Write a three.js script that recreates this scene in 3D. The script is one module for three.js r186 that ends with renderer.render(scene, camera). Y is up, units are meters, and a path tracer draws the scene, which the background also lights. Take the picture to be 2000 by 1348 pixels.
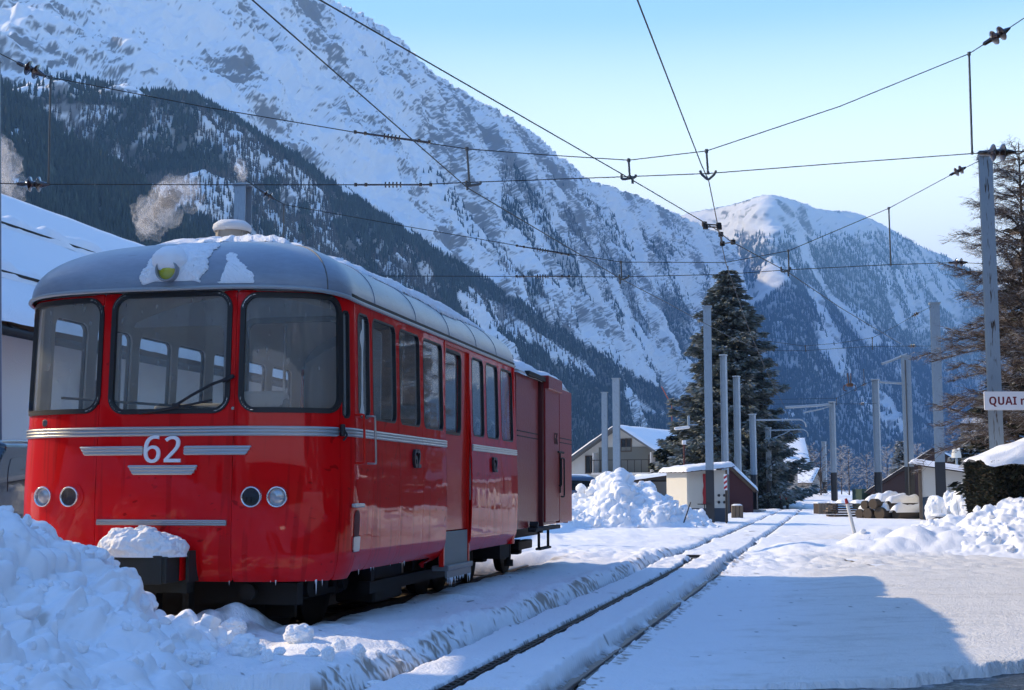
import * as THREE from 'three';
import { mergeGeometries, mergeVertices } from 'three/addons/utils/BufferGeometryUtils.js';
import { RoundedBoxGeometry } from 'three/addons/geometries/RoundedBoxGeometry.js';
import { ImprovedNoise } from 'three/addons/math/ImprovedNoise.js';
import { FontLoader } from 'three/addons/loaders/FontLoader.js';
import { TextGeometry } from 'three/addons/geometries/TextGeometry.js';

// ------------------------------------------------------------------ camera, sky, sun, exposure
const V = (x, y, z) => new THREE.Vector3(x, y, z);
const scene = new THREE.Scene();
const EYE = 1.1, FPX = 2600, PITCH = Math.atan((957 - 674) / FPX);
const camera = new THREE.PerspectiveCamera(2 * Math.atan(674 / FPX) * 180 / Math.PI, 2000 / 1348, 0.1, 20000);
camera.position.set(0, EYE, 0);
camera.rotation.x = PITCH;
scene.add(camera);
const renderer = new THREE.WebGLRenderer({ antialias: true });
renderer.toneMapping = THREE.LinearToneMapping;
renderer.toneMappingExposure = 1.55;
renderer.shadowMap.enabled = true;
const SUN_AZ = -70 * Math.PI / 180, SUN_EL = 32 * Math.PI / 180;      // to the left of the frame, above the ridge
const SUN = V(Math.sin(SUN_AZ) * Math.cos(SUN_EL), Math.sin(SUN_EL), -Math.cos(SUN_AZ) * Math.cos(SUN_EL));
const sun = new THREE.DirectionalLight(new THREE.Color().setRGB(1, 0.79, 0.50), 5.0);
sun.position.copy(SUN).multiplyScalar(120);
sun.castShadow = true; sun.shadow.mapSize.set(4096, 4096);
Object.assign(sun.shadow.camera, { left: -60, right: 60, top: 60, bottom: -60, near: 1, far: 400 });
scene.add(sun, sun.target);
{ // clear winter sky: pale at the horizon, blue overhead, whiter round the sun
  const w = 512, h = 256, d = new Float32Array(w * h * 4);
  const mix = (a, b, t) => a.map((x, i) => x + (b[i] - x) * t);
  const stops = [[0, [3.0, 2.75, 2.45]], [0.12, [2.75, 2.65, 2.45]], [0.24, [1.75, 2.0, 2.0]], [0.34, [0.46, 0.86, 1.28]], [0.5, [0.23, 0.47, 0.94]], [0.75, [0.10, 0.27, 0.72]], [1, [0.07, 0.21, 0.63]]];
  for (let y = 0; y < h; y++) for (let x = 0; x < w; x++) {
    const el = ((y + 0.5) / h - 0.5) * Math.PI, az = ((x + 0.5) / w - 0.5) * 2 * Math.PI;
    const v = [Math.cos(el) * Math.cos(az), Math.sin(el), Math.cos(el) * Math.sin(az)];
    const s = Math.max(0, v[1]); let c = stops[0][1];
    for (let k = 0; k < stops.length - 1; k++) if (s >= stops[k][0]) c = mix(stops[k][1], stops[k + 1][1], Math.min(1, (s - stops[k][0]) / (stops[k + 1][0] - stops[k][0])));
    const g = Math.max(0, v[0] * SUN.x + v[1] * SUN.y + v[2] * SUN.z), glow = 0.35 * Math.pow(g, 6) + 0.8 * Math.pow(g, 60);
    const o = (y * w + x) * 4;
    d[o] = c[0] + glow * 1.0; d[o + 1] = c[1] + glow * 0.95; d[o + 2] = c[2] + glow * 0.85; d[o + 3] = 1;
  }
  const t = new THREE.DataTexture(d, w, h, THREE.RGBAFormat, THREE.FloatType);
  t.mapping = THREE.EquirectangularReflectionMapping; t.magFilter = t.minFilter = THREE.LinearFilter; t.needsUpdate = true;
  scene.background = t; scene.environment = t; scene.backgroundIntensity = 1.0; scene.environmentIntensity = 1.0;
}
scene.fog = new THREE.FogExp2(new THREE.Color().setRGB(0.25, 0.53, 1.0), 0.00020);

// ------------------------------------------------------------------ helpers
function rng(seed) { let a = seed >>> 0; return () => { a = (a + 0x6d2b79f5) | 0; let t = Math.imul(a ^ (a >>> 15), 1 | a); t = (t + Math.imul(t ^ (t >>> 7), 61 | t)) ^ t; return ((t ^ (t >>> 14)) >>> 0) / 4294967296; }; }
const perlin = new ImprovedNoise();
const N3 = (x, y, z) => perlin.noise(x + 131.7, y + 57.3, z + 211.1);
function fbm(x, y, z, oct = 4, gain = 0.5) { let s = 0, a = 1, n = 0; for (let i = 0; i < oct; i++) { s += a * N3(x, y, z); n += a; a *= gain; x = x * 2.03 + 17.1; y = y * 2.03 + 5.3; z = z * 2.03 + 9.7; } return s / n; }
function ridged(x, y, z, oct = 4) { let s = 0, a = 1, n = 0; for (let i = 0; i < oct; i++) { s += a * (1 - 2 * Math.abs(N3(x, y, z))); n += a; a *= 0.5; x = x * 2.07 + 3.1; y = y * 2.07 + 8.3; z = z * 2.07 + 1.7; } return s / n; }
const clamp = (x, a = 0, b = 1) => Math.min(b, Math.max(a, x));
const smooth = (a, b, x) => { const t = clamp((x - a) / (b - a)); return t * t * (3 - 2 * t); };
const lerp = (a, b, t) => a + (b - a) * t;
function hash3(x, y, z) { let h = Math.imul(x, 374761393) + Math.imul(y, 668265263) + Math.imul(z, 1274126177); h = Math.imul(h ^ (h >>> 13), 1103515245); return (h ^ (h >>> 16)) >>> 0; }
function lumps(x, y, z) { // rounded lumps packed side by side: 1 on a lump's middle, 0 in the creases
  const xi = Math.floor(x), yi = Math.floor(y), zi = Math.floor(z); let best = 9;
  for (let i = -1; i < 2; i++) for (let j = -1; j < 2; j++) for (let k = -1; k < 2; k++) {
    const h = hash3(xi + i, yi + j, zi + k), a = xi + i + (h & 1023) / 1023 - x, b = yi + j + ((h >>> 10) & 1023) / 1023 - y, c = zi + k + ((h >>> 20) & 1023) / 1023 - z, d = a * a + b * b + c * c;
    if (d < best) best = d;
  }
  return 1 - Math.min(1, best * 1.25);
}
function curve1(pts) { // piecewise linear through [x, y, ...] rows
  return (x) => { if (x <= pts[0][0]) return pts[0][1]; for (let i = 0; i < pts.length - 1; i++) if (x <= pts[i + 1][0]) return lerp(pts[i][1], pts[i + 1][1], (x - pts[i][0]) / (pts[i + 1][0] - pts[i][0])); return pts[pts.length - 1][1]; };
}
// surveying: the world point that lies at that place of the photograph, a given distance ahead / on the ground
const cp = Math.cos(PITCH), sp = Math.sin(PITCH);
function sight(px, py) { const x = (px - 1000) / FPX, y = -(py - 674) / FPX; return V(x, y * cp + sp, y * sp - cp); }
function at(px, py, dist) { const r = sight(px, py); return r.multiplyScalar(dist / -r.z).add(V(0, EYE, 0)); }
function gp(px, py, y = 0) { const r = sight(px, py); return r.multiplyScalar((y - EYE) / r.y).add(V(0, EYE, 0)); }
function shot(p) { const y = p.y - EYE, d = -p.z * cp + y * sp; return [1000 + FPX * p.x / d, 674 - FPX * (y * cp + p.z * sp) / d]; }

const taken = new Map();
function numbered(name) { const n = taken.get(name) ?? 0; taken.set(name, n + 1); return n ? name + '_' + String(n).padStart(3, '0') : name; }
function tag(o, label, category, group) { o.userData.label = label; if (category) o.userData.category = category; if (group) o.userData.group = group; return o; }
function thing(name, label, category, x = 0, y = 0, z = 0, turn = 0, group) { const o = new THREE.Group(); o.name = numbered(name); o.position.set(x, y, z); o.rotation.y = turn; scene.add(o); return tag(o, label, category, group); }
function mesh(name, geo, mat, parent) {
  if (Array.isArray(geo)) geo = merge(geo);
  const m = new THREE.Mesh(geo, mat); m.castShadow = m.receiveShadow = true;
  if (!parent || parent === scene) { m.name = numbered(name); scene.add(m); } else { m.name = name; parent.add(m); }
  return m;
}
function struct(name, geo, mat) { const m = mesh(name, geo, mat); m.userData.kind = 'structure'; return m; }
function stuff(name, geo, mat, parent) { const m = mesh(name, geo, mat, parent); m.userData.kind = 'stuff'; return m; }
function merge(list) {
  const colored = list.some((g) => g.attributes.color), out = [];
  for (let g of list) {
    g = g.index ? g.toNonIndexed() : g;
    for (const k of Object.keys(g.attributes)) if (!['position', 'normal', 'uv', 'color'].includes(k)) g.deleteAttribute(k);
    if (!g.attributes.uv) g.setAttribute('uv', new THREE.BufferAttribute(new Float32Array(g.attributes.position.count * 2), 2));
    if (!g.attributes.normal) g.computeVertexNormals();
    if (colored && !g.attributes.color) g.setAttribute('color', new THREE.BufferAttribute(new Float32Array(g.attributes.position.count * 3).fill(1), 3));
    out.push(g);
  }
  return out.length === 1 ? out[0] : mergeGeometries(out);
}
function put(g, x = 0, y = 0, z = 0, rx = 0, ry = 0, rz = 0) { g.applyMatrix4(new THREE.Matrix4().compose(V(x, y, z), new THREE.Quaternion().setFromEuler(new THREE.Euler(rx, ry, rz, 'YXZ')), V(1, 1, 1))); return g; }
const box = (w, h, d, x, y, z, rx, ry, rz) => put(new THREE.BoxGeometry(w, h, d), x, y, z, rx, ry, rz);
const rbox = (w, h, d, x, y, z, r = 0.02, rx, ry, rz) => put(new RoundedBoxGeometry(w, h, d, 2, Math.min(r, w * 0.49, h * 0.49, d * 0.49)), x, y, z, rx, ry, rz);
const cyl = (r0, r1, h, x, y, z, seg = 16, rx, ry, rz) => put(new THREE.CylinderGeometry(r0, r1, h, seg), x, y, z, rx, ry, rz);
function rod(a, b, r0, r1 = r0, seg = 6, caps = true) { // a straight bar from a to b
  const d = b.clone().sub(a), g = new THREE.CylinderGeometry(r1, r0, d.length(), seg, 1, !caps);
  g.applyQuaternion(new THREE.Quaternion().setFromUnitVectors(V(0, 1, 0), d.clone().normalize()));
  return g.translate((a.x + b.x) / 2, (a.y + b.y) / 2, (a.z + b.z) / 2);
}
function tube(pts, r, seg = 24, rad = 6, closed = false) { return new THREE.TubeGeometry(new THREE.CatmullRomCurve3(pts, closed, 'catmullrom', 0.3), seg, r, rad, closed); }
function sag(a, b, drop, n = 10) { const out = []; for (let i = 0; i <= n; i++) { const t = i / n, p = a.clone().lerp(b, t); p.y -= drop * 4 * t * (1 - t); out.push(p); } return out; }
const lathe = (rows, seg = 24) => new THREE.LatheGeometry(rows.map(([r, y]) => new THREE.Vector2(r, y)), seg);
// a sheet cut out of a surface: keep where inside(s, t) > 0; surf(s, t) gives the point, lifted by lift(s, t) along its normal; with a back face `thick` behind and rims
function sheet(inside, s0, s1, t0, t1, ds, dt, surf, { lift = () => 0, thick = 0, back = true, color } = {}) {
  const ns = Math.max(1, Math.ceil((s1 - s0) / ds)), nt = Math.max(1, Math.ceil((t1 - t0) / dt));
  const pos = [], nor = [], uv = [], col = [], e = 1e-3;
  const cache = new Map();
  const pt = (s, t) => {
    const key = s * 7919.13 + t * 104729.7; let c = cache.get(key); if (c) return c;
    const lf = (a, b) => { const p = surf(a, b); if (!p.n) { const u = surf(a + e, b).clone().sub(surf(a - e, b)), v = surf(a, b + e).clone().sub(surf(a, b - e)); p.n = u.cross(v).normalize(); } return p.clone().addScaledVector(p.n, lift(a, b)); };
    const u = lf(s + e, t).sub(lf(s - e, t)), v = lf(s, t + e).sub(lf(s, t - e)), n = u.cross(v).normalize();
    c = { p: lf(s, t), n, s, t, c: color ? color(s, t) : null }; cache.set(key, c); return c;
  };
  const emit = (a, n, off) => { pos.push(a.p.x - a.n.x * off, a.p.y - a.n.y * off, a.p.z - a.n.z * off); nor.push(n.x, n.y, n.z); uv.push(a.s, a.t); if (a.c) col.push(...a.c); };
  const tri = (A, B, C) => { // each [s, t, f]
    const P = [A, B, C], out = [], cut = [];
    for (let i = 0; i < 3; i++) {
      const p = P[i], q = P[(i + 1) % 3];
      if (p[2] > 0) out.push(p);
      if ((p[2] > 0) !== (q[2] > 0)) { const k = p[2] / (p[2] - q[2]), m = [lerp(p[0], q[0], k), lerp(p[1], q[1], k), 0]; out.push(m); cut.push([m, p[2] > 0]); }
    }
    if (out.length < 3) return;
    const v = out.map(([s, t]) => pt(s, t));
    for (let i = 1; i < v.length - 1; i++) {
      for (const a of [v[0], v[i], v[i + 1]]) emit(a, a.n, 0);
      if (thick && back) for (const a of [v[0], v[i + 1], v[i]]) emit(a, a.n.clone().negate(), thick);
    }
    if (thick && cut.length === 2) {
      let [a, b] = cut; if (!a[1]) [a, b] = [b, a]; const p = pt(a[0][0], a[0][1]), q = pt(b[0][0], b[0][1]);
      const m = q.p.clone().sub(p.p).cross(p.n).normalize();
      emit(p, m, 0); emit(p, m, thick); emit(q, m, 0); emit(q, m, 0); emit(p, m, thick); emit(q, m, thick);
    }
  };
  for (let i = 0; i < ns; i++) for (let j = 0; j < nt; j++) {
    const a = s0 + (s1 - s0) * i / ns, b = s0 + (s1 - s0) * (i + 1) / ns, c = t0 + (t1 - t0) * j / nt, d = t0 + (t1 - t0) * (j + 1) / nt;
    const A = [a, c, inside(a, c)], B = [b, c, inside(b, c)], C = [b, d, inside(b, d)], D = [a, d, inside(a, d)];
    if (A[2] <= 0 && B[2] <= 0 && C[2] <= 0 && D[2] <= 0) continue;
    tri(A, B, C); tri(A, C, D);
  }
  const g = new THREE.BufferGeometry();
  g.setAttribute('position', new THREE.Float32BufferAttribute(pos, 3)); g.setAttribute('normal', new THREE.Float32BufferAttribute(nor, 3)); g.setAttribute('uv', new THREE.Float32BufferAttribute(uv, 2));
  if (color) g.setAttribute('color', new THREE.Float32BufferAttribute(col, 3));
  return g;
}
const rrect = (s, t, cs, ct, hs, ht, r) => { const a = Math.abs(s - cs) - hs + r, b = Math.abs(t - ct) - ht + r; return r - Math.hypot(Math.max(a, 0), Math.max(b, 0)) - Math.min(Math.max(a, b), 0); }; // > 0 inside
// grid of points -> smooth mesh, with colours
function gridMesh(nu, nv, fn, color, keep) {
  const pos = new Float32Array((nu + 1) * (nv + 1) * 3), uv = new Float32Array((nu + 1) * (nv + 1) * 2), idx = [], P = V(0, 0, 0);
  for (let j = 0, o = 0; j <= nv; j++) for (let i = 0; i <= nu; i++, o++) { const q = fn(i / nu, j / nv, i, j); pos.set([q.x, q.y, q.z], o * 3); uv.set([q.x, q.z], o * 2); }
  for (let j = 0; j < nv; j++) for (let i = 0; i < nu; i++) { const a = j * (nu + 1) + i, b = a + 1, c = a + nu + 1, d = c + 1; if (!keep || keep(a, b, c, d, pos)) idx.push(a, c, b, b, c, d); }
  const g = new THREE.BufferGeometry(); g.setAttribute('position', new THREE.BufferAttribute(pos, 3)); g.setAttribute('uv', new THREE.BufferAttribute(uv, 2)); g.setIndex(idx); g.computeVertexNormals();
  if (color) { const col = new Float32Array(pos.length), n = g.attributes.normal; for (let o = 0; o < pos.length / 3; o++) { const c = color(P.fromArray(pos, o * 3), n.getX(o), n.getY(o), n.getZ(o), o); col.set(c, o * 3); } g.setAttribute('color', new THREE.BufferAttribute(col, 3)); }
  return g;
}

// ------------------------------------------------------------------ materials
const lin = (r, g, b) => new THREE.Color().setRGB(r, g, b);
const mat = (c, rough = 0.7, metal = 0, more = {}) => new THREE.MeshStandardMaterial({ color: lin(...c), roughness: rough, metalness: metal, ...more });
const phys = (c, rough, more = {}) => new THREE.MeshPhysicalMaterial({ color: lin(...c), roughness: rough, ...more });
function noiseTex(size, fn, srgb = false, rep = [1, 1]) { const d = new Uint8Array(size * size * 4); for (let y = 0; y < size; y++) for (let x = 0; x < size; x++) { const c = fn(x / size, y / size), o = (y * size + x) * 4; const a = Array.isArray(c) ? c : [c, c, c]; for (let k = 0; k < 3; k++) d[o + k] = clamp(a[k]) * 255; d[o + 3] = 255; } const t = new THREE.DataTexture(d, size, size); t.wrapS = t.wrapT = THREE.RepeatWrapping; t.magFilter = t.minFilter = THREE.LinearFilter; t.repeat.set(...rep); if (srgb) t.colorSpace = THREE.SRGBColorSpace; t.needsUpdate = true; return t; }
const tile = (f, n) => (u, v) => { const a = 2 * Math.PI, r = n / a; const x = Math.cos(u * a) * r, y = Math.sin(u * a) * r, z = Math.cos(v * a) * r, w = Math.sin(v * a) * r; return f(x + w * 0.71, y + z * 0.77, z - x * 0.31 + w * 0.5); };
const snowGrain = noiseTex(512, (() => { const f = tile((x, y, z) => fbm(x, y, z, 4, 0.7), 40); return (u, v) => 0.5 + 0.6 * f(u, v); })());
const SNOW = [0.87, 0.885, 0.90];
const grain = snowGrain.clone(); grain.repeat.set(1.1, 1.1); grain.needsUpdate = true;
const snowMat = new THREE.MeshStandardMaterial({ color: 0xffffff, vertexColors: true, roughness: 0.72, bumpMap: grain, bumpScale: 0.014 });
const heapMat = new THREE.MeshStandardMaterial({ color: 0xffffff, vertexColors: true, roughness: 0.78 });
const snowPlain = phys(SNOW, 0.75, { bumpMap: grain, bumpScale: 0.016, specularIntensity: 0.5 });
const farSnow = mat(SNOW, 0.85);
const M = {
  steel: mat([0.10, 0.11, 0.12], 0.45, 0.8), black: mat([0.012, 0.012, 0.013], 0.55), rubber: mat([0.014, 0.014, 0.015], 0.5), under: mat([0.022, 0.020, 0.019], 0.8), wood: mat([0.16, 0.12, 0.085], 0.85), darkwood: mat([0.05, 0.035, 0.028], 0.85),
  chrome: mat([0.75, 0.76, 0.78], 0.16, 1), alu: mat([0.46, 0.47, 0.46], 0.34, 0.85), wire: mat([0.03, 0.03, 0.032], 0.5, 0.6), insulator: phys([0.035, 0.02, 0.015], 0.12, { clearcoat: 1 }), rust: mat([0.09, 0.045, 0.025], 0.85),
};
// ------------------------------------------------------------------ ground: one sheet to the horizon
const BETA = 0.2327, cb = Math.cos(BETA), sb = Math.sin(BETA), TRK = V(-0.33, 0, -7.5);     // rack track
const trackV = (x, z) => (x - TRK.x) * cb + (z - TRK.z) * sb, trackW = (x, z) => (x - TRK.x) * sb - (z - TRK.z) * cb;
const onTrack = (v, w, y = 0) => V(TRK.x + v * cb + w * sb, y, TRK.z + v * sb - w * cb);
const PHI = 0.2203, cf = Math.cos(PHI), sf = Math.sin(PHI), SID = V(-0.469, 0, -19.187);          // siding
const sideV = (x, z) => (x - SID.x) * cf + (z - SID.z) * sf, sideT = (x, z) => -(x - SID.x) * sf + (z - SID.z) * cf;
const onSide = (u, t, y = 0) => V(SID.x + u * cf - t * sf, y, SID.z + u * sf + t * cf);
const RAILS = [-0.5, 0.5];
const ASPH_Y = -0.075;
function asphaltMask(x, z) { const edge = curve1([[0.5, -7.3], [0.95, -7.92], [1.1, -8.0], [2.37, -8.18], [2.6, -8.34], [3.34, -8.86], [5, -9.3], [9, -10]])(x); return (z - edge) + 0.16 * fbm(x * 2.1, 3, z * 2.6, 4, 0.6); }
function groundY(x, z) {
  const v = trackV(x, z), w = trackW(x, z), u = sideV(x, z), t = sideT(x, z), r = Math.hypot(x, z);
  const nearTrack = smooth(19, 12.5, w);
  let y = 0;
  // levels left of, between and right of the rails
  const jag = 0.07 * fbm(x * 2.6, 0, z * 2.6, 3) + 0.045 * (lumps(x * 6, 1, z * 6) - 0.4) + 0.035 * (lumps(x * 13, 1, z * 13) - 0.4) + 0.02 * N3(x * 17, 1, z * 17);
  const left = lerp(0.03, 0.085, nearTrack), mid = lerp(0.005, 0.03, nearTrack), right = lerp(0, -0.06, nearTrack * smooth(3.2, 0.9, v)) ;
  y = lerp(left, mid, smooth(-0.66, -0.53, v + jag));
  y = lerp(y, right, smooth(0.47, 0.62, v + jag * 1.2));
  // grooves along the rails
  const inTrack = smooth(80, 70, w);
  for (const rv of RAILS) { const g = Math.abs(v - rv) - 0.045; y -= inTrack * 0.075 * smooth(0.05, -0.01, g + jag * 0.4) * (rv > 0 ? 1 : 0.8); }
  y -= 0.05 * smooth(0.062, 0.04, Math.abs(v + 0.02)) * smooth(14.6, 14.3, w);
  // pushed-up crumbs beside the grooves
  y += nearTrack * 0.04 * (smooth(0.22, 0.0, Math.abs(v + 0.74)) + 0.55 * smooth(0.15, 0, Math.abs(v - 0.38))) * (0.4 + 1.3 * fbm(x * 2.3, 7, z * 2.3, 3) + 0.9 * (lumps(x * 8, 3, z * 8) - 0.4));
  // surface
  const rough = 0.35 + 0.65 * smooth(1.2, -0.8, v) * smooth(-0.3, 0.4, fbm(x * 0.4, 5, z * 0.4, 2) + 0.3), flat = smooth(0.9, 2.2, v);
  const mid0 = Math.abs(v) < 0.5 ? 0.6 : 1;
  y += mid0 * lerp(1, 0.28, flat) * (0.05 * rough * fbm(x * 0.9, 2, z * 0.9, 4) + 0.055 * rough * (lumps(x * 2.4, 1, z * 2.4) - 0.5) * smooth(0.05, 0.4, fbm(x * 0.55, 9, z * 0.55, 2) + 0.15)) ;
  y += lerp(1, 0.35, flat) * (0.016 * fbm(x * 6, 4, z * 6, 4, 0.68) + 0.014 * (lumps(x * 7.5, 2, z * 7.5) - 0.5) * smooth(0.0, 0.35, fbm(x * 1.1, 3, z * 1.1, 2) + 0.05));
  y += flat * smooth(26, 20, w) * (0.012 * fbm(x * 1.6, 2, z * 9, 4, 0.6) + 0.010 * (lumps(x * 9, 3, z * 9) - 0.4) * smooth(0.0, 0.3, fbm(x * 0.9, 7, z * 0.9, 2)));
  // churned snow where the two tracks meet, and tyre ridges in front of the heaps
  const churn = smooth(5, 0, Math.hypot((x - 3) * 0.55, z + 21.5));
  y += churn * (0.085 * (lumps(x * 2.2, 3, z * 2.2) - 0.35) + 0.05 * (lumps(x * 5.2, 3, z * 5.2) - 0.4));
  y += smooth(15, 20, w) * smooth(70, 30, r) * smooth(0.55, 0.8, Math.abs(v)) * (0.055 * (lumps(x * 1.5, 4, z * 1.5) - 0.4) + 0.04 * (lumps(x * 3.3, 6, z * 3.3) - 0.4)) * smooth(-0.2, 0.3, fbm(x * 0.25, 3, z * 0.25, 2) + 0.1);
  const berm = curve1([[4.3, 0], [4.9, 0.10], [5.8, 0.16], [6.8, 0.34], [8, 0.30], [9, 0.1], [10, 0]])(x) * smooth(2.0, 0.2, Math.abs(z + 24.2 - 0.18 * (x - 5)));
  y += berm * (0.6 + 0.8 * lumps(x * 1.8, 2, z * 1.8));
  y += 0.10 * smooth(0.8, 0, Math.abs(z + 29.5 - 0.05 * x)) * smooth(-1, 0, x) * smooth(8, 5, x) * (0.6 + 0.5 * fbm(x, 1, z, 3));
  y += smooth(34, 60, r) * 0.10 * fbm(x * 0.3, 6, z * 0.3, 3);
  // bare, thawed ballast under the parked train
  const tr = smooth(0.98, 0.78, Math.abs(u) + 0.10 * fbm(x * 2.2, 8, z * 2.2, 3)) * smooth(-2.6, -1.2, t) * smooth(9.35, 8.75, t - 0.9 * smooth(0.2, -0.6, u) + 0.25 * N3(x * 2.1, 4, z * 2.1));
  y = lerp(y, -0.16 + 0.035 * (lumps(x * 9, 2, z * 9) - 0.5), tr);
  y += 0.15 * smooth(0.55, 0.05, Math.hypot(x + 2.05, (z + 9.75) * 0.9)) * (0.6 + 0.7 * lumps(x * 4, 1, z * 4)) + 0.07 * (lumps(x * 3.2, 2, z * 3.2) - 0.3) * smooth(-0.6, -1.2, x) * smooth(-10.6, -10, z) * smooth(-3.6, -2.6, x);
  // low mound at the end of the line
  y += 0.9 * smooth(9, 0, Math.hypot((x - 19) * 0.8, z + 86)) ;
  const am = asphaltMask(x, z); if (am > -0.2) y = lerp(y, ASPH_Y - 0.04, smooth(-0.02, 0.05, am));
  const am2 = smooth(0.5, -0.1, am); y -= 0.015 * (1 - am2);
  return y;
}
{
  const az = [], rr = [];
  for (let a = -180; a < -24; a += 3) az.push(a);
  for (let a = -24; a <= 24; a += 0.075) az.push(a);
  for (let a = 25; a <= 180; a += 3) az.push(a);
  az.push(180);
  for (let r = 0.5; r < 6.6; r *= 1.12) rr.push(r);
  for (let r = 6.6; r < 30; r *= 1.0046) rr.push(r);
  for (let r = 30; r < 95; r *= 1.012) rr.push(r);
  for (let r = 95; r < 12000; r *= 1.16) rr.push(r);
  const g = gridMesh(az.length - 1, rr.length - 1, (a, b, i, j) => { const A = az[i] * Math.PI / 180, r = rr[j], x = Math.sin(A) * r, z = -Math.cos(A) * r; return V(x, r < 120 ? groundY(x, z) : 0, z); },
    (p, nx, ny, nz) => {
      const v = trackV(p.x, p.z), w = trackW(p.x, p.z), u = sideV(p.x, p.z), t = sideT(p.x, p.z), r = Math.hypot(p.x, p.z);
      if (r > 140) return SNOW;
      let c = SNOW.slice();
      const k = (col, q) => { c = c.map((a, i) => lerp(a, col[i], clamp(q))); };
      // grit and oil beside the rails, in streaks across the cut faces
      const road = smooth(0.10, 0.02, p.y); k([0.72, 0.695, 0.645], 0.85 * road * smooth(1.0, 2.4, v) * smooth(30, 22, w)); k([0.56, 0.54, 0.49], 0.55 * road * smooth(-0.05, 0.45, fbm(p.x * 1.9, 5, p.z * 2.6, 5, 0.7)) * smooth(0.8, 1.6, v) * smooth(26, 20, w)); k([0.52, 0.50, 0.47], 0.6 * road * smooth(0.05, 0.5, fbm(p.x * 1.1, 2, p.z * 6.5, 5, 0.65)) * smooth(0.9, 2.2, v) * smooth(24, 18, w));
      const streak = smooth(0.06, 0.14, fbm(w * 16, v * 2.2 + p.y * 6, 3, 4, 0.75) + 0.35 * fbm(w * 1.1, 4, v * 2, 2));
      const face = smooth(0.07, 0.0, Math.abs(Math.abs(v) - 0.57) - 0.06) * smooth(19, 13, w);
      k([0.26, 0.20, 0.14], smooth(0.2, 0.5, face) * streak * 0.85); k([0.05, 0.042, 0.035], face * smooth(0.5, 0.62, N3(w * 5.5, 7, v * 9)) * 0.9);
      k([0.06, 0.05, 0.045], smooth(0.055, 0.035, Math.abs(Math.abs(v) - 0.5)) * smooth(75, 70, w) * (0.55 + 0.45 * smooth(13, 18, w)) * smooth(-0.35, 0.1, fbm(w * 0.8, v, 5, 3)));
      k([0.03, 0.028, 0.027], smooth(0.060, 0.045, Math.abs(v + 0.02) + 0.02 * N3(w * 14, 2, v * 20)) * smooth(14.6, 14.4, w));
      k([0.30, 0.25, 0.19], 0.5 * smooth(0.30, 0.55, fbm(p.x * 1.7, 3, p.z * 1.7, 4, 0.65)) * smooth(1.4, 0.6, Math.abs(v)) * smooth(24, 12, r) );
      k([0.34, 0.29, 0.23], 0.55 * smooth(0.12, 0.5, fbm(p.x * 2.4, 8, p.z * 2.4, 4, 0.7)) * smooth(2.4, 0.4, Math.abs(v)) * smooth(16, 20, w) * smooth(60, 40, w));
      k([0.35, 0.32, 0.28], 0.4 * smooth(0.2, 0.55, fbm(p.x * 0.9, 2, p.z * 5.5, 4, 0.65)) * smooth(1.2, 2.5, v) * smooth(22, 17, r));
      k([0.05, 0.045, 0.04], smooth(0.66, 0.74, N3(p.x * 15, 5, p.z * 15)) * 0.8 * smooth(26, 14, r));
      const tr = smooth(1.0, 0.84, Math.abs(u) + 0.10 * fbm(p.x * 2.2, 8, p.z * 2.2, 3)) * smooth(-2.6, -1.2, t) * smooth(9.35, 8.75, t - 0.9 * smooth(0.2, -0.6, u) + 0.25 * N3(p.x * 2.1, 4, p.z * 2.1));
      const bits = hash3(Math.round(p.x * 40), 1, Math.round(p.z * 40)) / 4294967296;
      k(bits > 0.6 ? [0.13, 0.10, 0.075] : [0.06, 0.047, 0.035], tr);
      k([0.20, 0.155, 0.11], 0.75 * smooth(1.25, 0.85, Math.abs(u) + 0.25 * fbm(p.x * 4, 8, p.z * 4, 3)) * smooth(-1.8, -0.8, t) * smooth(12, 9, t) * smooth(-0.1, 0.25, fbm(p.x * 6, 3, p.z * 6, 3)) * (1 - tr));
      return c;
    });
  struct('snow_ground', g, snowMat);
  // asphalt showing where the snow has been scraped away
  const wet = noiseTex(256, tile((x, y, z) => 0.55 + 0.5 * fbm(x, y, z, 4, 0.7), 14)); wet.repeat.set(1.5, 1.5);
  const spots = noiseTex(512, (() => { const f = tile((x, y, z) => fbm(x, y, z, 5, 0.8), 60), h = tile((x, y, z) => fbm(x, y, z, 4), 6); return (u, v) => { const q = 0.20 + 0.16 * f(u, v), s = smooth(0.12, 0.34, h(u, v) + 0.35 * f(u, v)) * 0.35; return [q + s, q + s * 1.02, q + s * 1.06]; }; })(), true); spots.repeat.set(0.8, 0.8);
  const road = gridMesh(60, 40, (a, b) => { const x = lerp(0.4, 10, a), z = lerp(-10.4, -3, b); return V(x, ASPH_Y + 0.006 * fbm(x * 3, 1, z * 3, 3), z); });
  struct('asphalt_road', road, new THREE.MeshStandardMaterial({ map: spots, color: lin(0.9, 0.9, 0.9), roughness: 0.8, roughnessMap: wet, bumpMap: grain, bumpScale: 0.012 }));
}
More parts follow.
